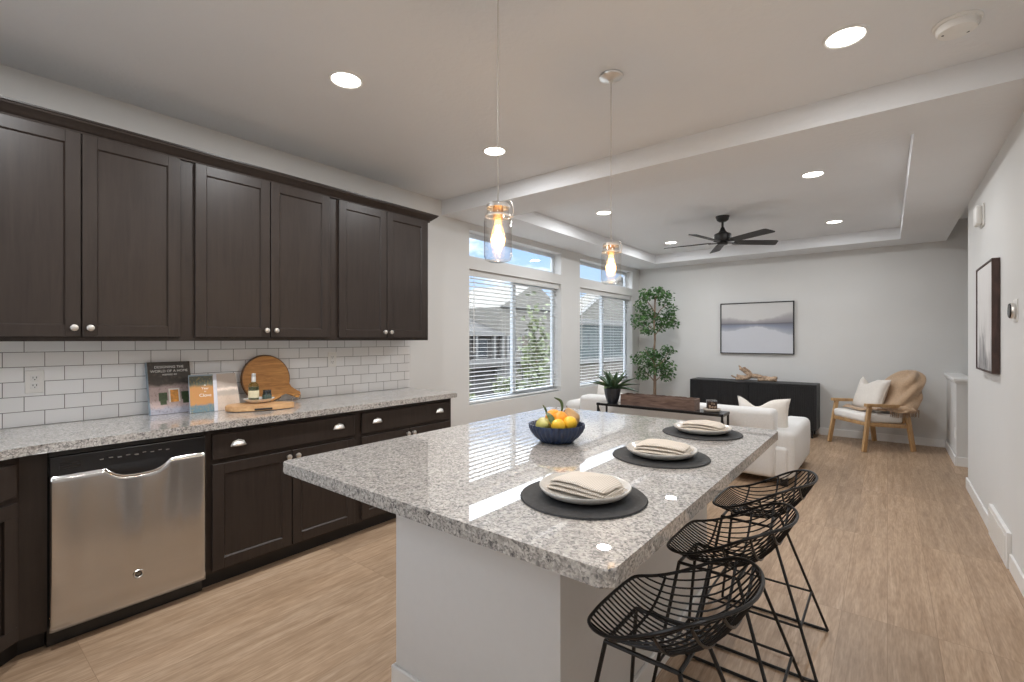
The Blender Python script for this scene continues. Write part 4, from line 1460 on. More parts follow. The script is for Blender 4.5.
for v in b.bm.verts:
    v.co += Vector(noise.noise_vector(v.co * 30)) * .006
    v.co.z = max(v.co.z, zt_)
o = b.build('driftwood', M['drift'], None, angle=70)
tag(o, 'gnarled pale driftwood piece on the black sideboard', 'driftwood')

# picture over the sideboard
def m_art1():
    t = NT('misty_lake_painting'); t.set(Roughness=0.5)
    tc = t.new('ShaderNodeTexCoord')
    sp = t.new('ShaderNodeSeparateXYZ'); t.link(tc.outputs['Generated'], sp.inputs[0])
    mp = t.new('ShaderNodeMapping'); mp.inputs['Scale'].default_value = (4, 1, 2.0); t.link(tc.outputs['Generated'], mp.inputs[0])
    n = t.noise(mp.outputs[0], 1.3, 5, .55)
    # hill height: falls to the middle, rises to the right
    hx = t.new('ShaderNodeValToRGB'); els = hx.color_ramp.elements
    els[0].position = 0; els[0].color = (.12,) * 3 + (1,); els[1].position = 1; els[1].color = (.22,) * 3 + (1,)
    for p, v in ((.2, .11), (.45, .05), (.62, .05), (.8, .13)):
        q = els.new(p); q.color = (v,) * 3 + (1,)
    t.link(sp.outputs['X'], hx.inputs[0])
    dz = t.new('ShaderNodeMath', operation='SUBTRACT'); t.link(sp.outputs['Z'], dz.inputs[0]); dz.inputs[1].default_value = .585
    ab = t.new('ShaderNodeMath', operation='ABSOLUTE'); t.link(dz.outputs[0], ab.inputs[0])
    nn = t.new('ShaderNodeMath', operation='MULTIPLY_ADD'); t.link(n, nn.inputs[0]); nn.inputs[1].default_value = .16; nn.inputs[2].default_value = -.05
    hh = t.new('ShaderNodeMath', operation='ADD'); t.link(hx.outputs[0], hh.inputs[0]); t.link(nn.outputs[0], hh.inputs[1])
    q = t.new('ShaderNodeMath', operation='DIVIDE'); t.link(ab.outputs[0], q.inputs[0]); t.link(hh.outputs[0], q.inputs[1])
    up = t.ramp(q.outputs[0], [(0.0, (.10, .10, .12)), (.12, (.24, .23, .25)), (.7, (.40, .38, .39)), (1.0, (.58, .57, .56))])
    lo = t.ramp(q.outputs[0], [(0.0, (.16, .17, .21)), (.35, (.24, .26, .33)), (.85, (.40, .42, .47)), (1.0, (.56, .57, .61))])
    isup = t.new('ShaderNodeMath', operation='GREATER_THAN'); t.link(dz.outputs[0], isup.inputs[0]); isup.inputs[1].default_value = 0
    t.color(t.mix(isup.outputs[0], lo, up))
    return t.m
AX0, AX1, AZ0, AZ1 = -2.092, -1.07, 1.135, 1.925
t = thing('framed_painting', 'black framed misty lake painting on the far wall over the sideboard', 'painting', ((AX0 + AX1) / 2, YF, AZ0))
b = MB(); b.box(AX0 + .012, AX1 - .012, YF - .028, YF - .004, AZ0 + .012, AZ1 - .012); b.build('canvas', m_art1(), t, smooth=False)
b = MB()
for x0, x1, z0, z1 in ((AX0, AX1, AZ0, AZ0 + .013), (AX0, AX1, AZ1 - .013, AZ1), (AX0, AX0 + .013, AZ0 + .013, AZ1 - .013), (AX1 - .013, AX1, AZ0 + .013, AZ1 - .013)):
    b.box(x0, x1, YF - .04, YF - .002, z0, z1)
b.build('frame', M['black_metal'], t, smooth=False)

# canvas on the right wall
def m_art2():
    t = NT('pale_abstract'); t.set(Roughness=0.6)
    tc = t.new('ShaderNodeTexCoord')
    mp = t.new('ShaderNodeMapping'); mp.inputs['Scale'].default_value = (1, 2.2, 1.2); t.link(tc.outputs['Generated'], mp.inputs[0])
    n = t.noise(mp.outputs[0], 2.2, 6, .6, .6)
    sp = t.new('ShaderNodeSeparateXYZ'); t.link(tc.outputs['Generated'], sp.inputs[0])
    zz = t.new('ShaderNodeMath', operation='MULTIPLY_ADD'); t.link(sp.outputs['Z'], zz.inputs[0]); zz.inputs[1].default_value = .45; t.link(n, zz.inputs[2])
    t.color(t.ramp(zz.outputs[0], [(0.42, (.13, .13, .135)), (.55, (.36, .35, .35)), (.66, (.60, .585, .57)), (.8, (.66, .645, .63))]))
    return t.m
t = thing('canvas_painting', 'pale abstract canvas in a dark brown frame on the right wall', 'painting', (XR, 4.73, 1.134))
b = MB(); b.box(XR - .034, XR - .003, 4.39, 5.063, 1.146, 1.881); b.build('canvas', m_art2(), t, smooth=False)
M['brown_frame'] = m_wood('dark_brown_frame', (.035, .018, .014), (.085, .045, .036), (20, 20, 6), .5)
b = MB()
b.box(XR - .041, XR - .002, 4.376, 4.388, 1.134, 1.893); b.box(XR - .041, XR - .002, 5.065, 5.077, 1.134, 1.893)
b.box(XR - .041, XR - .002, 4.388, 5.065, 1.134, 1.144); b.box(XR - .041, XR - .002, 4.388, 5.065, 1.883, 1.893)
b.build('frame', M['brown_frame'], t, smooth=False)

t = thing('door_chime', 'white door chime box high on the right wall', 'door chime', (XR, 5.09, 2.3))
b = MB(); b.box(XR - .012, XR - .001, 5.0, 5.17, 2.225, 2.39, .003); b.build('back_plate', M['white_plastic'], t, smooth=False)
b = MB(); b.box(XR - .05, XR - .012, 5.012, 5.158, 2.235, 2.38, .012, 3); b.build('cover', M['white_plastic'], t)
t = thing('thermostat', 'small black and silver thermostat on the right wall', 'thermostat', (XR, 3.9, 1.525))
R_ = roty(-PI / 2)
b = MB(); b.box(XR - .005, XR - .0005, 3.845, 3.955, 1.46, 1.59, .002); b.build('mounting_plate', M['white_plastic'], t, smooth=False)
b = MB(); b.lathe([(0, .004), (.042, .004), (.046, .010), (.046, .020), (.043, .024)], (XR, 3.90, 1.525), 36, R_); b.build('metal_ring', M['nickel'], t)
b = MB(); b.lathe([(.043, .024), (.040, .030), (0, .031)], (XR, 3.90, 1.525), 36, R_); b.build('display', M['black_plastic'], t)

# light switch plate low on the half wall
b = MB(); b.box(XR - .001, XR + .005, 6.99, 7.06, .285, .40, .002)
o = b.build('outlet_plate', M['white_plastic'], None, smooth=False); tag(o, 'small white outlet plate low on the half wall', 'wall outlet')

# sofa
def softbox(b, x0, x1, y0, y1, z0, z1, r, puff=.0, seed=0):
    vs = b.box(x0, x1, y0, y1, z0, z1, r, 5)
def sofa():
    t = thing('sofa', 'low white linen sofa with its back to the island', 'sofa', (-1.8, 5.4, 0))
    def part(name, *a, **k):
        b = MB()
        x0, x1, y0, y1, z0, z1, r = a
        b.box(x0, x1, y0, y1, z0, z1, r, 5)
        bmesh.ops.subdivide_edges(b.bm, edges=[e for e in b.bm.edges if e.calc_length() > .25], cuts=5, use_grid_fill=True)
        for v in b.bm.verts:
            v.co += Vector(noise.noise_vector(v.co * 3.5)) * k.get('w', .008)
        return b.build(name, M['sofa'], t, angle=60)
    part('base', -2.84, -.72, 4.95, 6.0, .07, .36, .03)
    part('backrest', -2.88, -.815, 4.90, 5.14, .08, .70, .05)
    part('armrest', -.90, -.667, 4.985, 6.17, .07, .50, .055)
    part('armrest', -3.08, -2.86, 4.90, 6.17, .07, .62, .07)
    for k in range(2):
        part('seat_cushion', -2.84 + k * .965, -2.84 + k * .965 + .955, 5.14, 6.02, .36, .48, .05)
    for x in (-2.8, -.75):
        for y in (5.02, 5.9):
            b = MB(); b.box(x - .03, x + .03, y - .03, y + .03, 0, .075); b.build('foot', M['black_metal'], t, smooth=False)
    # seams
    b = MB(); b.tube([(-.6665, 4.99, .10), (-.6665, 4.99, .44)], .002, 4); b.tube([(-1.06, 4.8985, .12), (-1.06, 4.8985, .64)], .002, 4)
    b.tube([(-.83, 4.905, .62), (-.83, 4.905, .12)], .0018, 4)
    b.build('seam', M['sofa'], t)
sofa()

def pillow_mesh(b, w, h, th, pinch=.10, seed=0, n=22, chop=0, cx=0):
    for side in (1, -1):
        def fn(u, v, side=side):
            a, c = u * 2 - 1, v * 2 - 1
            X = a * w / 2 * (1 - pinch * (1 - c * c) ** 1.0 * abs(a) ** 2)
            Y = c * h / 2 * (1 - pinch * (1 - a * a) ** 1.0 * abs(c) ** 2)
            k = ((1 - a ** 4) * (1 - c ** 4)) ** .55
            Z = side * th / 2 * k
            Y -= chop * math.exp(-((a - cx) / .42) ** 2) * max(0, c) ** 2
            Z += .006 * noise.noise(Vector((X * 9, Y * 9, seed))) * k
            return Vector((X, Y, Z))
        b.grid(fn, n, n)
    bmesh.ops.remove_doubles(b.bm, verts=b.bm.verts[:], dist=1e-5)
def pillow(name, label, grp, c, w, h, th, R_, mat, chop=0, cx=0):
    t = thing(name, label, 'pillow', c, grp)
    b = MB(); pillow_mesh(b, w, h, th, seed=c[0] * 7, chop=chop, cx=cx)
    C_ = Vector(c)
    b.warp(lambda co: R_ @ co + C_)
    b.build('cover', mat, t, angle=80)
    b = MB()
    P = []
    for k in range(80):
        s = k / 80 * 4; e_ = int(s); f = s - e_
        a, cc = [( -1 + 2 * f, -1), (1, -1 + 2 * f), (1 - 2 * f, 1), (-1, 1 - 2 * f)][e_]
        P.append(R_ @ Vector((a * w / 2 * (1 - .10 * (1 - cc * cc) * abs(a) ** 2), cc * h / 2 * (1 - .10 * (1 - a * a) * abs(cc) ** 2) - chop * math.exp(-((a - cx) / .42) ** 2) * max(0, cc) ** 2, 0)) + C_)
    b.tube(P, .0035, 5, closed=True)
    b.build('piping', mat, t)
    return t
# two throw pillows in the corner of the sofa
pillow('throw_pillow', 'white pillow with a dented top behind the sofa back, beside the arm', 'pillows on the sofa', (-.975, 5.27, .595), .47, .37, .15, rotz(math.radians(10)) @ rotx(math.radians(80)) @ rotz(math.radians(-1)), M['pillow'], .085, -.25)
pillow('throw_pillow', 'pinkish cream pillow at the window end of the sofa', 'pillows on the sofa', (-2.70, 5.30, .66), .38, .38, .12, rotz(math.radians(-20)) @ rotx(math.radians(78)), M['pillow'])

M['sofa_glass'] = basic('dark_tabletop', (.05, .05, .052), .12)
# console table behind the sofa
def console():
    x0, x1, y0, y1, zt_ = -2.45, -1.165, 4.545, 4.77, .680
    t = thing('console_table', 'narrow black metal console table behind the sofa', 'console table', ((x0 + x1) / 2, 4.66, 0))
    b = MB(); b.box(x0, x1, y0, y1, zt_ - .004, zt_, .001, 1); b.build('tabletop', M['sofa_glass'], t, smooth=False)
    b = MB()
    s = .012
    for yy in (y0, y1 - s): b.box(x0, x1, yy, yy + s, zt_ - .026, zt_ - .004)
    for xx in (x0, x1 - s): b.box(xx, xx + s, y0 + s, y1 - s, zt_ - .026, zt_ - .004)
    b.build('apron', M['black_metal'], t, smooth=False)
    for xa, sgn in ((x0, 1), (x1, -1)):
        for yy in (y0 + s, y1 - s):
            b = MB()
            b.tube([(xa + sgn * s, yy, zt_ - .02), (xa + sgn * s, yy, 0)], .011, 6)
            b.build('leg', M['black_metal'], t)
        b = MB(); b.tube([(xa + sgn * s, y0 + s, zt_ - .03), (xa + sgn * s, y1 - s, .36), (xa + sgn * s, y0 + s, .02)], .006, 6)
        b.tube([(xa + sgn * .012, y0 + s, zt_ - .03), (xa + sgn * .075, y0 + s, 0.01)], .009, 6)
        b.build('brace', M['black_metal'], t)
console()
zt_ = .6805
# plant
px_, py_ = -2.315, 4.655
t = thing('potted_succulent', 'spiky green succulent in a tapered charcoal pot on the console', 'potted plant', (px_, py_, zt_))
b = MB()
b.lathe([(0, 0), (.052, 0), (.060, .012), (.078, .07), (.088, .13), (.090, .155), (.084, .155), (.078, .13), (0, .125)], (px_, py_, zt_), 10)
b.build('pot', M['pot'], t, angle=20)
b = MB(); b.lathe([(0, .136), (.080, .132)], (px_, py_, zt_), 16); b.build('soil', M['rubber'], t)
b = MB()
rnd = random.Random(3)
for k in range(22):
    a = k * 2.399 + rnd.uniform(-.2, .2)
    tier = k / 22
    el = math.radians(8 + 72 * tier)
    L = .29 - .08 * tier + rnd.uniform(-.02, .02)
    w = .036 - .012 * tier
    d = Vector((math.cos(a) * math.cos(el), math.sin(a) * math.cos(el), math.sin(el)))
    sd = Vector((-math.sin(a), math.cos(a), 0))
    up = d.cross(sd) * -1
    if up.z < 0: up = -up
    o0 = Vector((px_ + math.cos(a) * .02, py_ + math.sin(a) * .02, zt_ + .15))
    rows = []
    N = 8
    for i in range(N + 1):
        s = i / N
        ww = w * (math.sin(PI * (s * .82 + .16)) ** .9) * (1 if s < .98 else .1) + .0008
        if s > .7: ww *= (1 - (s - .7) / .31)
        p = o0 + d * L * s + Vector((0, 0, -.05 * s * s * (1 - tier))) + up * .0
        rows.append([b.bm.verts.new(p - sd * ww + up * ww * .45), b.bm.verts.new(p - up * .003), b.bm.verts.new(p + sd * ww + up * ww * .45)])
    for A, B in zip(rows, rows[1:]):
        for j in range(2): b.bm.faces.new((A[j], B[j], B[j + 1], A[j + 1]))
b.build('leaves', M['agave'], t, solidify=.0025, fix=False)

# long wooden trough
tx0, tx1, ty0, ty1 = -2.185, -1.43, 4.575, 4.74
t = thing('dough_bowl', 'long weathered brown wooden trough on the console', 'wooden trough', ((tx0 + tx1) / 2, 4.66, zt_))
b = MB()
th = .012
b.box(tx0, tx1, ty0, ty1, zt_, zt_ + .012)
b.build('bottom', M['trough'], t, smooth=False)
def ragged(b, a0, a1, yy):
    n = 40
    lo, hi = [], []
    for side in (0, 1):
        yv = yy + side * th
        rowl = [b.bm.verts.new((a0 + (a1 - a0) * k / n, yv, zt_ + .012)) for k in range(n + 1)]
        rowh = [b.bm.verts.new((a0 + (a1 - a0) * k / n, yv, zt_ + .108 + .006 * noise.noise(Vector((k * .9, 3.1, yy))))) for k in range(n + 1)]
        lo.append(rowl); hi.append(rowh)
    for k in range(n):
        b.bm.faces.new((lo[0][k], lo[0][k + 1], hi[0][k + 1], hi[0][k]))
        b.bm.faces.new((lo[1][k], hi[1][k], hi[1][k + 1], lo[1][k + 1]))
        b.bm.faces.new((hi[0][k], hi[0][k + 1], hi[1][k + 1], hi[1][k]))
    b.bm.faces.new((lo[0][0], hi[0][0], hi[1][0], lo[1][0])); b.bm.faces.new((lo[0][n], lo[1][n], hi[1][n], hi[0][n]))
b = MB(); ragged(b, tx0, tx1, ty0); b.build('side_board', M['trough'], t, smooth=False)
b = MB(); ragged(b, tx0, tx1, ty1 - th); b.build('side_board', M['trough'], t, smooth=False)
for xx in (tx0, tx1 - th):
    b = MB(); b.box(xx, xx + th, ty0 + th, ty1 - th, zt_ + .012, zt_ + .104); b.build('end_board', M['trough'], t, smooth=False)

# stone dish + amber candle jar with lettering
cx_, cy_ = -1.295, 4.655
b = MB(); b.lathe([(0, 0), (.060, 0), (.074, .008), (.078, .022), (.072, .030), (.060, .031), (.056, .024), (0, .022)], (cx_, cy_, zt_), 32)
o = b.build('stone_dish', M['stone'], None, angle=50); tag(o, 'round pale stone dish at the right end of the console', 'dish')
t = thing('candle_jar', 'square smoked glass candle jar with lettering on the stone dish', 'candle', (cx_, cy_, zt_ + .0225))
zc_ = zt_ + .0225
Rv = rotz(YAW - .15)
b = MB(); b.obox((cx_, cy_, zc_ + .035), (.086, .060, .070), Rv, .006); b.build('holder', basic('smoked_brown_glass', (.045, .025, .018), .12, var=.3), t)
b = MB(); b.obox((cx_, cy_, zc_ + .078), (.088, .062, .015), Rv, .004); b.build('lid', m_glass('clear_lid', (.55, .55, .58), .05, 1.5, .15), t)
mw = Matrix.Translation(Vector((cx_, cy_, zc_ + .036)) + Rv @ Vector((0, -.0306, 0))) @ Rv.to_4x4() @ Matrix.Rotation(PI / 2, 4, 'X')
M['gold_ink'] = basic('gold_ink', (.62, .45, .33), .4, .3)
text_part('lettering', 'The', .024, M['gold_ink'], mw @ Matrix.Translation((.004, .018, 0)), t)
text_part('lettering', 'Best', .040, M['gold_ink'], mw @ Matrix.Translation((0, -.010, 0)), t)

# ficus tree
t = thing('potted_tree', 'tall artificial ficus tree with two leafy clusters by the window corner', 'potted tree', (-3.0, 7.55, 0))
b = MB(); b.lathe([(0, 0), (.13, 0), (.15, .02), (.19, .30), (.195, .34), (.18, .34), (.17, .29), (0, .28)], (-2.99, 7.55, 0), 32); b.build('basket', M['trough'], t)
def vp(px, v, d=0.0):
    """point seen at that bearing, for the tree's own branch layout around its trunk"""
    Zd = 7.78 + d
    return Vector((0, 0, 0))
TC = Vector((-2.995, 7.55, 0))
def tp(r, f, z): return TC + vr * r + vf * f + Vector((0, 0, z))
b = MB()
b.tube(catmull([tp(-.01, 0, .28), tp(.0, 0, .6), tp(.0, .01, .85), tp(-.015, 0, 1.1), tp(.0, 0, 1.35), tp(-.012, 0, 1.6), tp(.0, .0, 1.85), tp(.0, 0, 2.05)], 6), [.026 - .0004 * i for i in range(43)], 10)
br_list = [((0, 0, .66), (.06, 0, .72), (.15, .03, .80)), ((0, 0, .66), (-.07, .0, .74), (-.16, .04, .84)), ((0, 0, .9), (.12, -.05, 1.0), (.2, -.05, 1.15)), ((0, 0, .95), (-.1, .0, 1.1), (-.18, 0, 1.2)),
           ((0, 0, 1.42), (.06, 0, 1.5), (.18, .02, 1.62)), ((0, 0, 1.5), (-.08, 0, 1.56), (-.2, .03, 1.64)), ((0, 0, 1.7), (.1, 0, 1.85), (.24, 0, 1.95)), ((0, 0, 1.8), (-.1, .0, 1.95), (-.2, 0, 2.05)), ((0, 0, 1.95), (.04, 0, 2.1), (.12, 0, 2.2))]
for q in br_list:
    b.tube(catmull([tp(*p) for p in q], 5), [.011 - .0007 * i for i in range(11)], 6)
b.build('trunk', M['trunk'], t)
rnd = random.Random(11)
blobs = [(.03, 0, 2.12, .17, .10), (-.14, 0, 2.08, .13, .10), (.17, 0, 2.05, .15, .12), (.24, 0, 1.85, .13, .13), (.22, .02, 1.66, .14, .11), (.30, 0, 1.62, .10, .10), (-.22, 0, 1.90, .12, .12), (-.24, .02, 1.66, .16, .13), (-.12, .02, 1.78, .12, .10), (.06, .05, 1.72, .12, .10), (-.12, 0, 1.50, .12, .08), (.08, 0, 1.56, .10, .08),
         (.20, 0, 1.16, .13, .12), (-.05, .03, 1.12, .14, .10), (-.22, 0, 1.02, .17, .15), (.20, 0, .90, .15, .14), (-.02, 0, .88, .15, .13), (-.22, .0, .78, .12, .10), (.22, .0, .76, .11, .09), (.05, .06, 1.0, .16, .14)]
b = MB()
for (r, f, z, rx, rz_) in blobs:
    n = int(1000 * rx * rx * 40 * .16)
    for k in range(n):
        while True:
            q = Vector((rnd.uniform(-1, 1), rnd.uniform(-1, 1), rnd.uniform(-1, 1)))
            if .3 < q.length < 1: break
        p = tp(r + q.x * rx, f + q.y * rx * .9, z + q.z * rz_)
        if p.x < XL + .03 or p.y > YF - .03: continue
        L = rnd.uniform(.042, .066); w = L * .30
        d = Vector((rnd.uniform(-1, 1), rnd.uniform(-1, 1), rnd.uniform(-.9, .35))).normalized()
        s = d.cross(Vector((rnd.uniform(-1, 1), rnd.uniform(-1, 1), rnd.uniform(-.2, 1)))).normalized()
        u_ = s.cross(d) * (w * .35)
        m0 = p + d * L * .5
        vs = [b.bm.verts.new(x) for x in (p, m0 - s * w + u_, p + d * L, m0 + s * w + u_, m0)]
        b.bm.faces.new((vs[0], vs[1], vs[4])); b.bm.faces.new((vs[1], vs[2], vs[4])); b.bm.faces.new((vs[2], vs[3], vs[4])); b.bm.faces.new((vs[3], vs[0], vs[4]))
b.build('foliage', M['ficus'], t, smooth=False, fix=False)

# armchair with pillow and throw  (local: front is -y, near side is +x)
CH = Vector((-.185, 7.505, 0)); CA = math.radians(-49.5)
RC = rotz(CA)
def cw(x, y, z): return CH + RC @ Vector((x, y, z))
t = thing('armchair', 'oak framed armchair with white seat cushion by the far wall', 'armchair', CH)
def cbar(b, p, q, w, h, up=(0, 0, 1)):
    P, Q = Vector(p), Vector(q)
    d = (Q - P); L = d.length; d.normalize()
    s = d.cross(Vector(up)); s = s.normalized() if s.length > 1e-4 else Vector((1, 0, 0))
    u = s.cross(d)
    R_ = Matrix((d, s, u)).transposed()
    b.obox((P + Q) / 2, (L, w, h), R_, .004, 2)
def cpart(name, fn, mat=None):
    b = MB(); fn(b)
    b.warp(lambda co: RC @ co + CH)
    return b.build(name, mat or M['chair_wood'], t, angle=35)
for s in (-1, 1):
    cpart('leg', lambda b: cbar(b, (s * .295, -.300, .005), (s * .275, -.215, .555), .034, .046, (0, 1, 0)))
    cpart('leg', lambda b: cbar(b, (s * .295, .315, .005), (s * .275, .235, .555), .034, .050, (0, 1, 0)))
    cpart('armrest', lambda b: cbar(b, (s * .282, -.270, .565), (s * .282, .300, .545), .058, .036))
    cpart('side_rail', lambda b: cbar(b, (s * .275, -.24, .335), (s * .275, .26, .300), .028, .045))
cpart('front_rail', lambda b: cbar(b, (-.275, -.245, .335), (.275, -.245, .335), .03, .045))
cpart('rear_rail', lambda b: cbar(b, (-.275, .255, .300), (.275, .255, .300), .03, .045))
def bkf(b):
    for s in (-1, 1): cbar(b, (s * .24, .23, .33), (s * .24, .385, .82), .034, .03, (0, 1, 0))
    for k in range(4):
        f = .25 + .22 * k
        cbar(b, (-.24, .23 + .155 * f, .33 + .49 * f), (.24, .23 + .155 * f, .33 + .49 * f), .02, .045)
cpart('back_frame', bkf)
def sc_fn(b):
    b.box(-.262, .262, -.275, .225, .352, .455, .035, 4)
    for v in b.bm.verts: v.co.z += -.05 * (v.co.y + .27) + .006 * noise.noise(v.co * 6)
cpart('seat_cushion', sc_fn, M['cushion'])
def bc_fn(b):
    b.box(-.25, .25, -.045, .045, 0, .41, .035, 4)
    R_ = rotx(math.radians(-17))
    for v in b.bm.verts: v.co = R_ @ v.co + Vector((0, .205, .43))
cpart('back_cushion', bc_fn, M['cushion'])
pillow('throw_pillow', 'cream square pillow resting on the armchair', 'pillows', cw(-.065, .075, .655), .46, .45, .15, RC @ rotx(math.radians(72)) @ rotz(math.radians(-3)), M['pillow'], .09, -.35)

# tan throw draped over the chair back
t2 = thing('throw_blanket', 'tan fringed throw blanket draped over the armchair back', 'blanket', cw(.15, .3, .45))
b = MB()
def bag(u, v):
    """cloth wrapped over the near corner of the backrest: u runs front-side-back, v from hem to ridge"""
    z = .475 + .50 * (1 - (1 - v) ** 1.25) if v < 1 else .975
    yf = .085 + .36 * (z - .45)
    thick = .26 * (1 - .25 * (z - .45) / .5)
    cap = math.sqrt(max(0, 1 - (max(0, v - .62) / .38) ** 2.2))
    cy_, cx2 = yf + thick / 2, .115
    a = -PI / 2 + PI * u                       # -90 front, 0 side, 90 back
    ex = .55
    X = cx2 + (.245 * abs(math.cos(a)) ** ex) * (.35 + .65 * cap)
    Y = cy_ + math.copysign(abs(math.sin(a)) ** ex, math.sin(a)) * thick / 2 * cap
    if u < .12: X = cx2 - .20 + (X - cx2 + .20) * (u / .12)
    if u > .88: X = cx2 - .20 + (X - cx2 + .20) * ((1 - u) / .12)
    f = .015 * math.sin(9 * (u * 1.8 - v * 1.5) + 1) + .005 * math.sin(15 * (u + v * .8)) + .016 * noise.noise(Vector((u * 4, v * 4, .3)))
    N_ = Vector((math.cos(a), math.sin(a), .3)).normalized()
    z -= .06 * (abs(X - .20) / .2) ** 2 * v * (1 if X < .20 else .9)
    q = Vector((X, Y, z)) + N_ * f
    return RC @ q + CH
b.grid(bag, 56, 40)
cl = b.build('cloth', M['throw'], t2, solidify=.012, angle=80)
b = MB()
def tail(u, v):
    x = -.235 + .50 * u
    y = -.165 + .13 * v + .05 * u
    z = .470 + .022 * math.sin(PI * v) + .012 * math.sin(9 * u + 3 * v) + .03 * u * u
    return RC @ Vector((x, y, z)) + CH
b.grid(tail, 30, 10)
b.build('trailing_end', M['throw'], t2, solidify=.012, angle=80)
b = MB()
def lump(u, v):
    x = .12 + .30 * u
    a = 2 * PI * v
    r = .045 * math.sin(PI * min(1, max(.04, u))) ** .5 + .006 * math.sin(5 * a + 9 * u)
    return RC @ Vector((x, .03 + .20 * u + r * math.cos(a), .535 - .02 * u + r * .9 * math.sin(a))) + CH
b.grid(lump, 20, 16)
b.build('rolled_fold', M['throw'], t2, angle=80)
b = MB()
rnd = random.Random(5)
for k in range(34):
    f = k / 33
    x = .25 + .12 * f + rnd.uniform(-.004, .004); y = .06 + .26 * f
    z = .505 - .010 * math.sin(f * 5)
    p = Vector((x, y, z)); q = p + Vector((rnd.uniform(-.006, .008), rnd.uniform(-.012, .006), -.075 - rnd.uniform(0, .015)))
    b.tube([RC @ p + CH, RC @ ((p + q) / 2 + Vector((.004, -.003, 0))) + CH, RC @ q + CH], .0032, 5)
for k in range(16):
    f = k / 15
    y = -.16 + .10 * f; p = Vector((-.232, y, .476)); q = p + Vector((-.045, rnd.uniform(-.01, .01), -.004))
    b.tube([RC @ p + CH, RC @ q + CH], .003, 5)
b.build('fringe', M['fringe'], t2)

# ------------------------------------------------------------------ outdoors, one storey below
GZ = -3.0
b = MB(); b.box(-80, -3.9, -20, 90, GZ - .2, GZ)
struct('ground', b, basic('outdoor_ground', (.11, .105, .095), .9, var=.15, scale=.5), 'paved ground outside the windows', smooth=False)
def siding(name, col, row=.2, amt=.12):
    t = NT(name); t.set(Roughness=.7)
    tc = t.new('ShaderNodeTexCoord'); sp = t.new('ShaderNodeSeparateXYZ'); t.link(tc.outputs['Object'], sp.inputs[0])
    dv = t.new('ShaderNodeMath', operation='DIVIDE'); dv.inputs[1].default_value = row; t.link(sp.outputs['Z'], dv.inputs[0])
    fr = t.new('ShaderNodeMath', operation='FRACT'); t.link(dv.outputs[0], fr.inputs[0])
    t.color(t.ramp(fr.outputs[0], [(0, g(col, 1 - amt * 2.2)), (.10, g(col, 1 - amt)), (.18, col), (1, g(col, 1.03))]))
    return t.m
def siding_k(c, k=.16): return tuple(v * k for v in c)
S = {'grey': siding('grey_siding', siding_k((.36, .35, .33))), 'dark': siding('dark_siding', siding_k((.20, .195, .19))), 'cream': siding('cream_siding', siding_k((.66, .62, .54))), 'teal': siding('teal_siding', siding_k((.20, .28, .29))),
     'roof': basic('grey_shingles', siding_k((.27, .26, .25)), .9, var=.2, scale=8), 'white': basic('house_trim', siding_k((.72, .72, .70)), .6), 'pane': basic('dark_pane', siding_k((.10, .12, .14)), .1), 'tan': basic('tan_wall', siding_k((.45, .36, .28)), .8),
     'fence': basic('tan_fence', siding_k((.52, .45, .36)), .8)}
def gable(b, x0, x1, y0, y1, z0, z1):
    """roof prism whose gable faces +x"""
    ym = (y0 + y1) / 2
    vs = [(x0, y0, z0), (x0, y1, z0), (x0, ym, z1), (x1, y0, z0), (x1, y1, z0), (x1, ym, z1)]
    v = [b.bm.verts.new(p) for p in vs]
    b.bm.faces.new((v[0], v[2], v[1])); b.bm.faces.new((v[3], v[4], v[5])); b.bm.faces.new((v[0], v[3], v[5], v[2])); b.bm.faces.new((v[1], v[2], v[5], v[4])); b.bm.faces.new((v[0], v[1], v[4], v[3]))
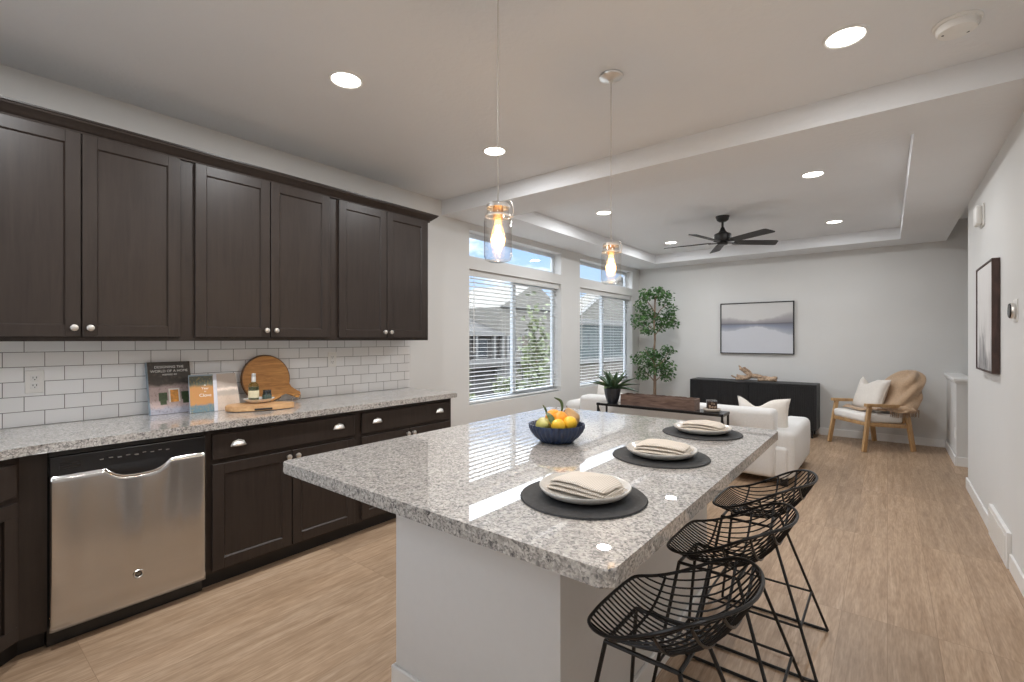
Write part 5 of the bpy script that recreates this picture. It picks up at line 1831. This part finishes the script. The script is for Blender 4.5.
def house_a():
    X = -24.0
    t = thing('neighbor_house', 'grey two storey house with white railed porch seen through the nearer window', 'house', (X - 4, 28, GZ))
    b = MB(); b.box(X - 8, X, 21.5, 28.6, GZ, 1.7); b.build('wall', S['dark'], t, smooth=False)
    b = MB(); b.box(X - 7, X + .15, 28.6, 38, GZ, 3.9); gable(b, X - 7, X + .15, 28.6, 38, 3.9, 6.2); b.build('gable_wall', S['cream'], t, smooth=False)
    # sloped grey roof over the porch wing
    b = MB()
    v = [b.bm.verts.new(p) for p in ((X + .6, 21.0, 1.75), (X + .6, 28.6, 1.75), (X - 5, 28.6, 3.7), (X - 5, 21.0, 3.7), (X - 8.5, 28.6, 1.75), (X - 8.5, 21.0, 1.75))]
    b.bm.faces.new((v[0], v[1], v[2], v[3])); b.bm.faces.new((v[3], v[2], v[4], v[5])); b.bm.faces.new((v[0], v[3], v[5])); b.bm.faces.new((v[1], v[4], v[2])); b.bm.faces.new((v[0], v[5], v[4], v[1]))
    b.build('roof', S['roof'], t, smooth=False)
    b = MB(); b.box(X + .5, X + .65, 21, 28.6, 1.6, 1.95); b.box(X + .1, X + .75, 21, 31.5, -.45, -.22)
    b.box(X + .2, X + .45, 28.5, 38, 4.0 - .1, 4.05)
    b.build('fascia', S['white'], t, smooth=False)
    for y in (25.3, 27.3, 28.3, 28.9):
        b = MB(); b.box(X + .35, X + .60, y, y + .22, -.22, 1.62); b.build('porch_post', S['white'], t, smooth=False)
    for k, (y0, y1, z0, z1) in enumerate(((22.4, 24.6, -.1, 1.4), (25.7, 27.0, -.1, 1.4), (29.4, 30.6, .2, 1.7), (31.2, 32.6, .0, 1.8))):
        b = MB(); b.box(X + .1, X + .22, y0, y1, z0, z1); f = b.build('window', S['white'], t, smooth=False)
        b = MB(); b.box(X + .2, X + .25, y0 + .12, y1 - .12, z0 + .12, z1 - .12); b.build('pane', S['pane'] if k != 3 else S['tan'], f, smooth=False)
    for y0, y1 in ((28.0, 30.3), (31.4, 34.2)):
        b = MB(); b.box(X + .15, X + .28, y0, y1, GZ, GZ + 2.15)
        for k in range(1, 4): b.box(X + .27, X + .30, y0 + .1, y1 - .1, GZ + .53 * k, GZ + .53 * k + .04)
        b.build('garage_door', S['white'], t, smooth=False)
    b = MB(); b.box(X + .1, X + 1.2, 21.3, 29.0, -.62, -.45); b.build('porch_deck', S['grey'], t, smooth=False)
house_a()
def house_b():
    X = -12.5
    t = thing('neighbor_house', 'teal sided house with a white gable edge seen through the farther window', 'house', (X - 3, 25, GZ))
    b = MB(); b.box(X - 1.2, X, 21.3, 31, .3, 2.15); b.build('wall', S['teal'], t, smooth=False)
    b = MB(); gable(b, X - 1.2, X + .02, 20.9, 31.4, 2.40, 4.9); b.build('gable_wall', S['cream'], t, smooth=False)
    b = MB(); b.box(X - 1.2, X + .12, 21.0, 31.3, 2.15, 2.42); b.box(X - .1, X + .14, 21.1, 31, .10, .32); b.build('trim_band', S['white'], t, smooth=False)
    b = MB()
    for s in (1, -1):
        ym = 26.0
        p0 = Vector((X + .08, ym - s * 5.5, 2.25)); p1 = Vector((X + .08, ym, 5.05))
        b.tube([p0, p1], .11, 4)
    b.build('rake_board', S['white'], t, smooth=False)
    b = MB(); b.box(X - 1.2, X - .02, 21.3, 31, GZ, .3); b.build('foundation_wall', S['fence'], t, smooth=False)
    b = MB(); b.box(X - .01, X + .06, 26.2, 27.4, .6, 1.8); f = b.build('window', S['white'], t, smooth=False)
    b = MB(); b.box(X + .05, X + .08, 26.3, 27.3, .7, 1.7); b.build('pane', S['pane'], f, smooth=False)
house_b()
def shrub(name, x, y, z0, z1, r, label, seed, dens=420):
    t = thing(name, label, 'shrub' if name == 'shrub' else 'tree', (x, y, z0))
    rnd = random.Random(seed)
    b = MB(); b.tube([(x, y, z0), (x + .05, y, (z0 + z1) / 2), (x, y, z1 - r * .6)], [.10, .07, .03], 6); b.build('trunk', M['trunk'], t)
    b = MB()
    for k in range(dens):
        q = Vector((rnd.gauss(0, .42), rnd.gauss(0, .42), rnd.gauss(0, .42)))
        zc = z0 + (z1 - z0) * .62
        p = Vector((x + q.x * r, y + q.y * r, zc + q.z * (z1 - z0) * .62))
        if p.z < z0 + .05: p.z = z0 + .05 + rnd.random() * .3
        s = rnd.uniform(.10, .2)
        d = Vector((rnd.uniform(-1, 1), rnd.uniform(-1, 1), rnd.uniform(-1, 1))).normalized(); e_ = d.orthogonal().normalized()
        vs = [b.bm.verts.new(w) for w in (p - d * s, p + e_ * s * .6, p + d * s, p - e_ * s * .6)]
        b.bm.faces.new(vs)
    b.build('foliage', M['shrub'], t, smooth=False, fix=False)
shrub('tree', -17, 16.5, GZ, .9, .9, 'slim light green tree outside at the left of the nearer window', 1, 260)
shrub('tree', -13.5, 18.9, GZ, 1.7, 0.8, 'pale green tree outside at the right of the nearer window', 2, 700)
shrub('shrub', -20, 19.2, GZ, -1.6, 1.5, 'low yellow green shrub outside below the porch', 3)
shrub('shrub', -14, 14.9, GZ, -1.5, 1.3, 'light green shrub outside at the lower left of the nearer window', 4)
shrub('shrub', -21.3, 26.6, GZ, -1.7, 1.2, 'green shrub outside beside the white garage door', 6)
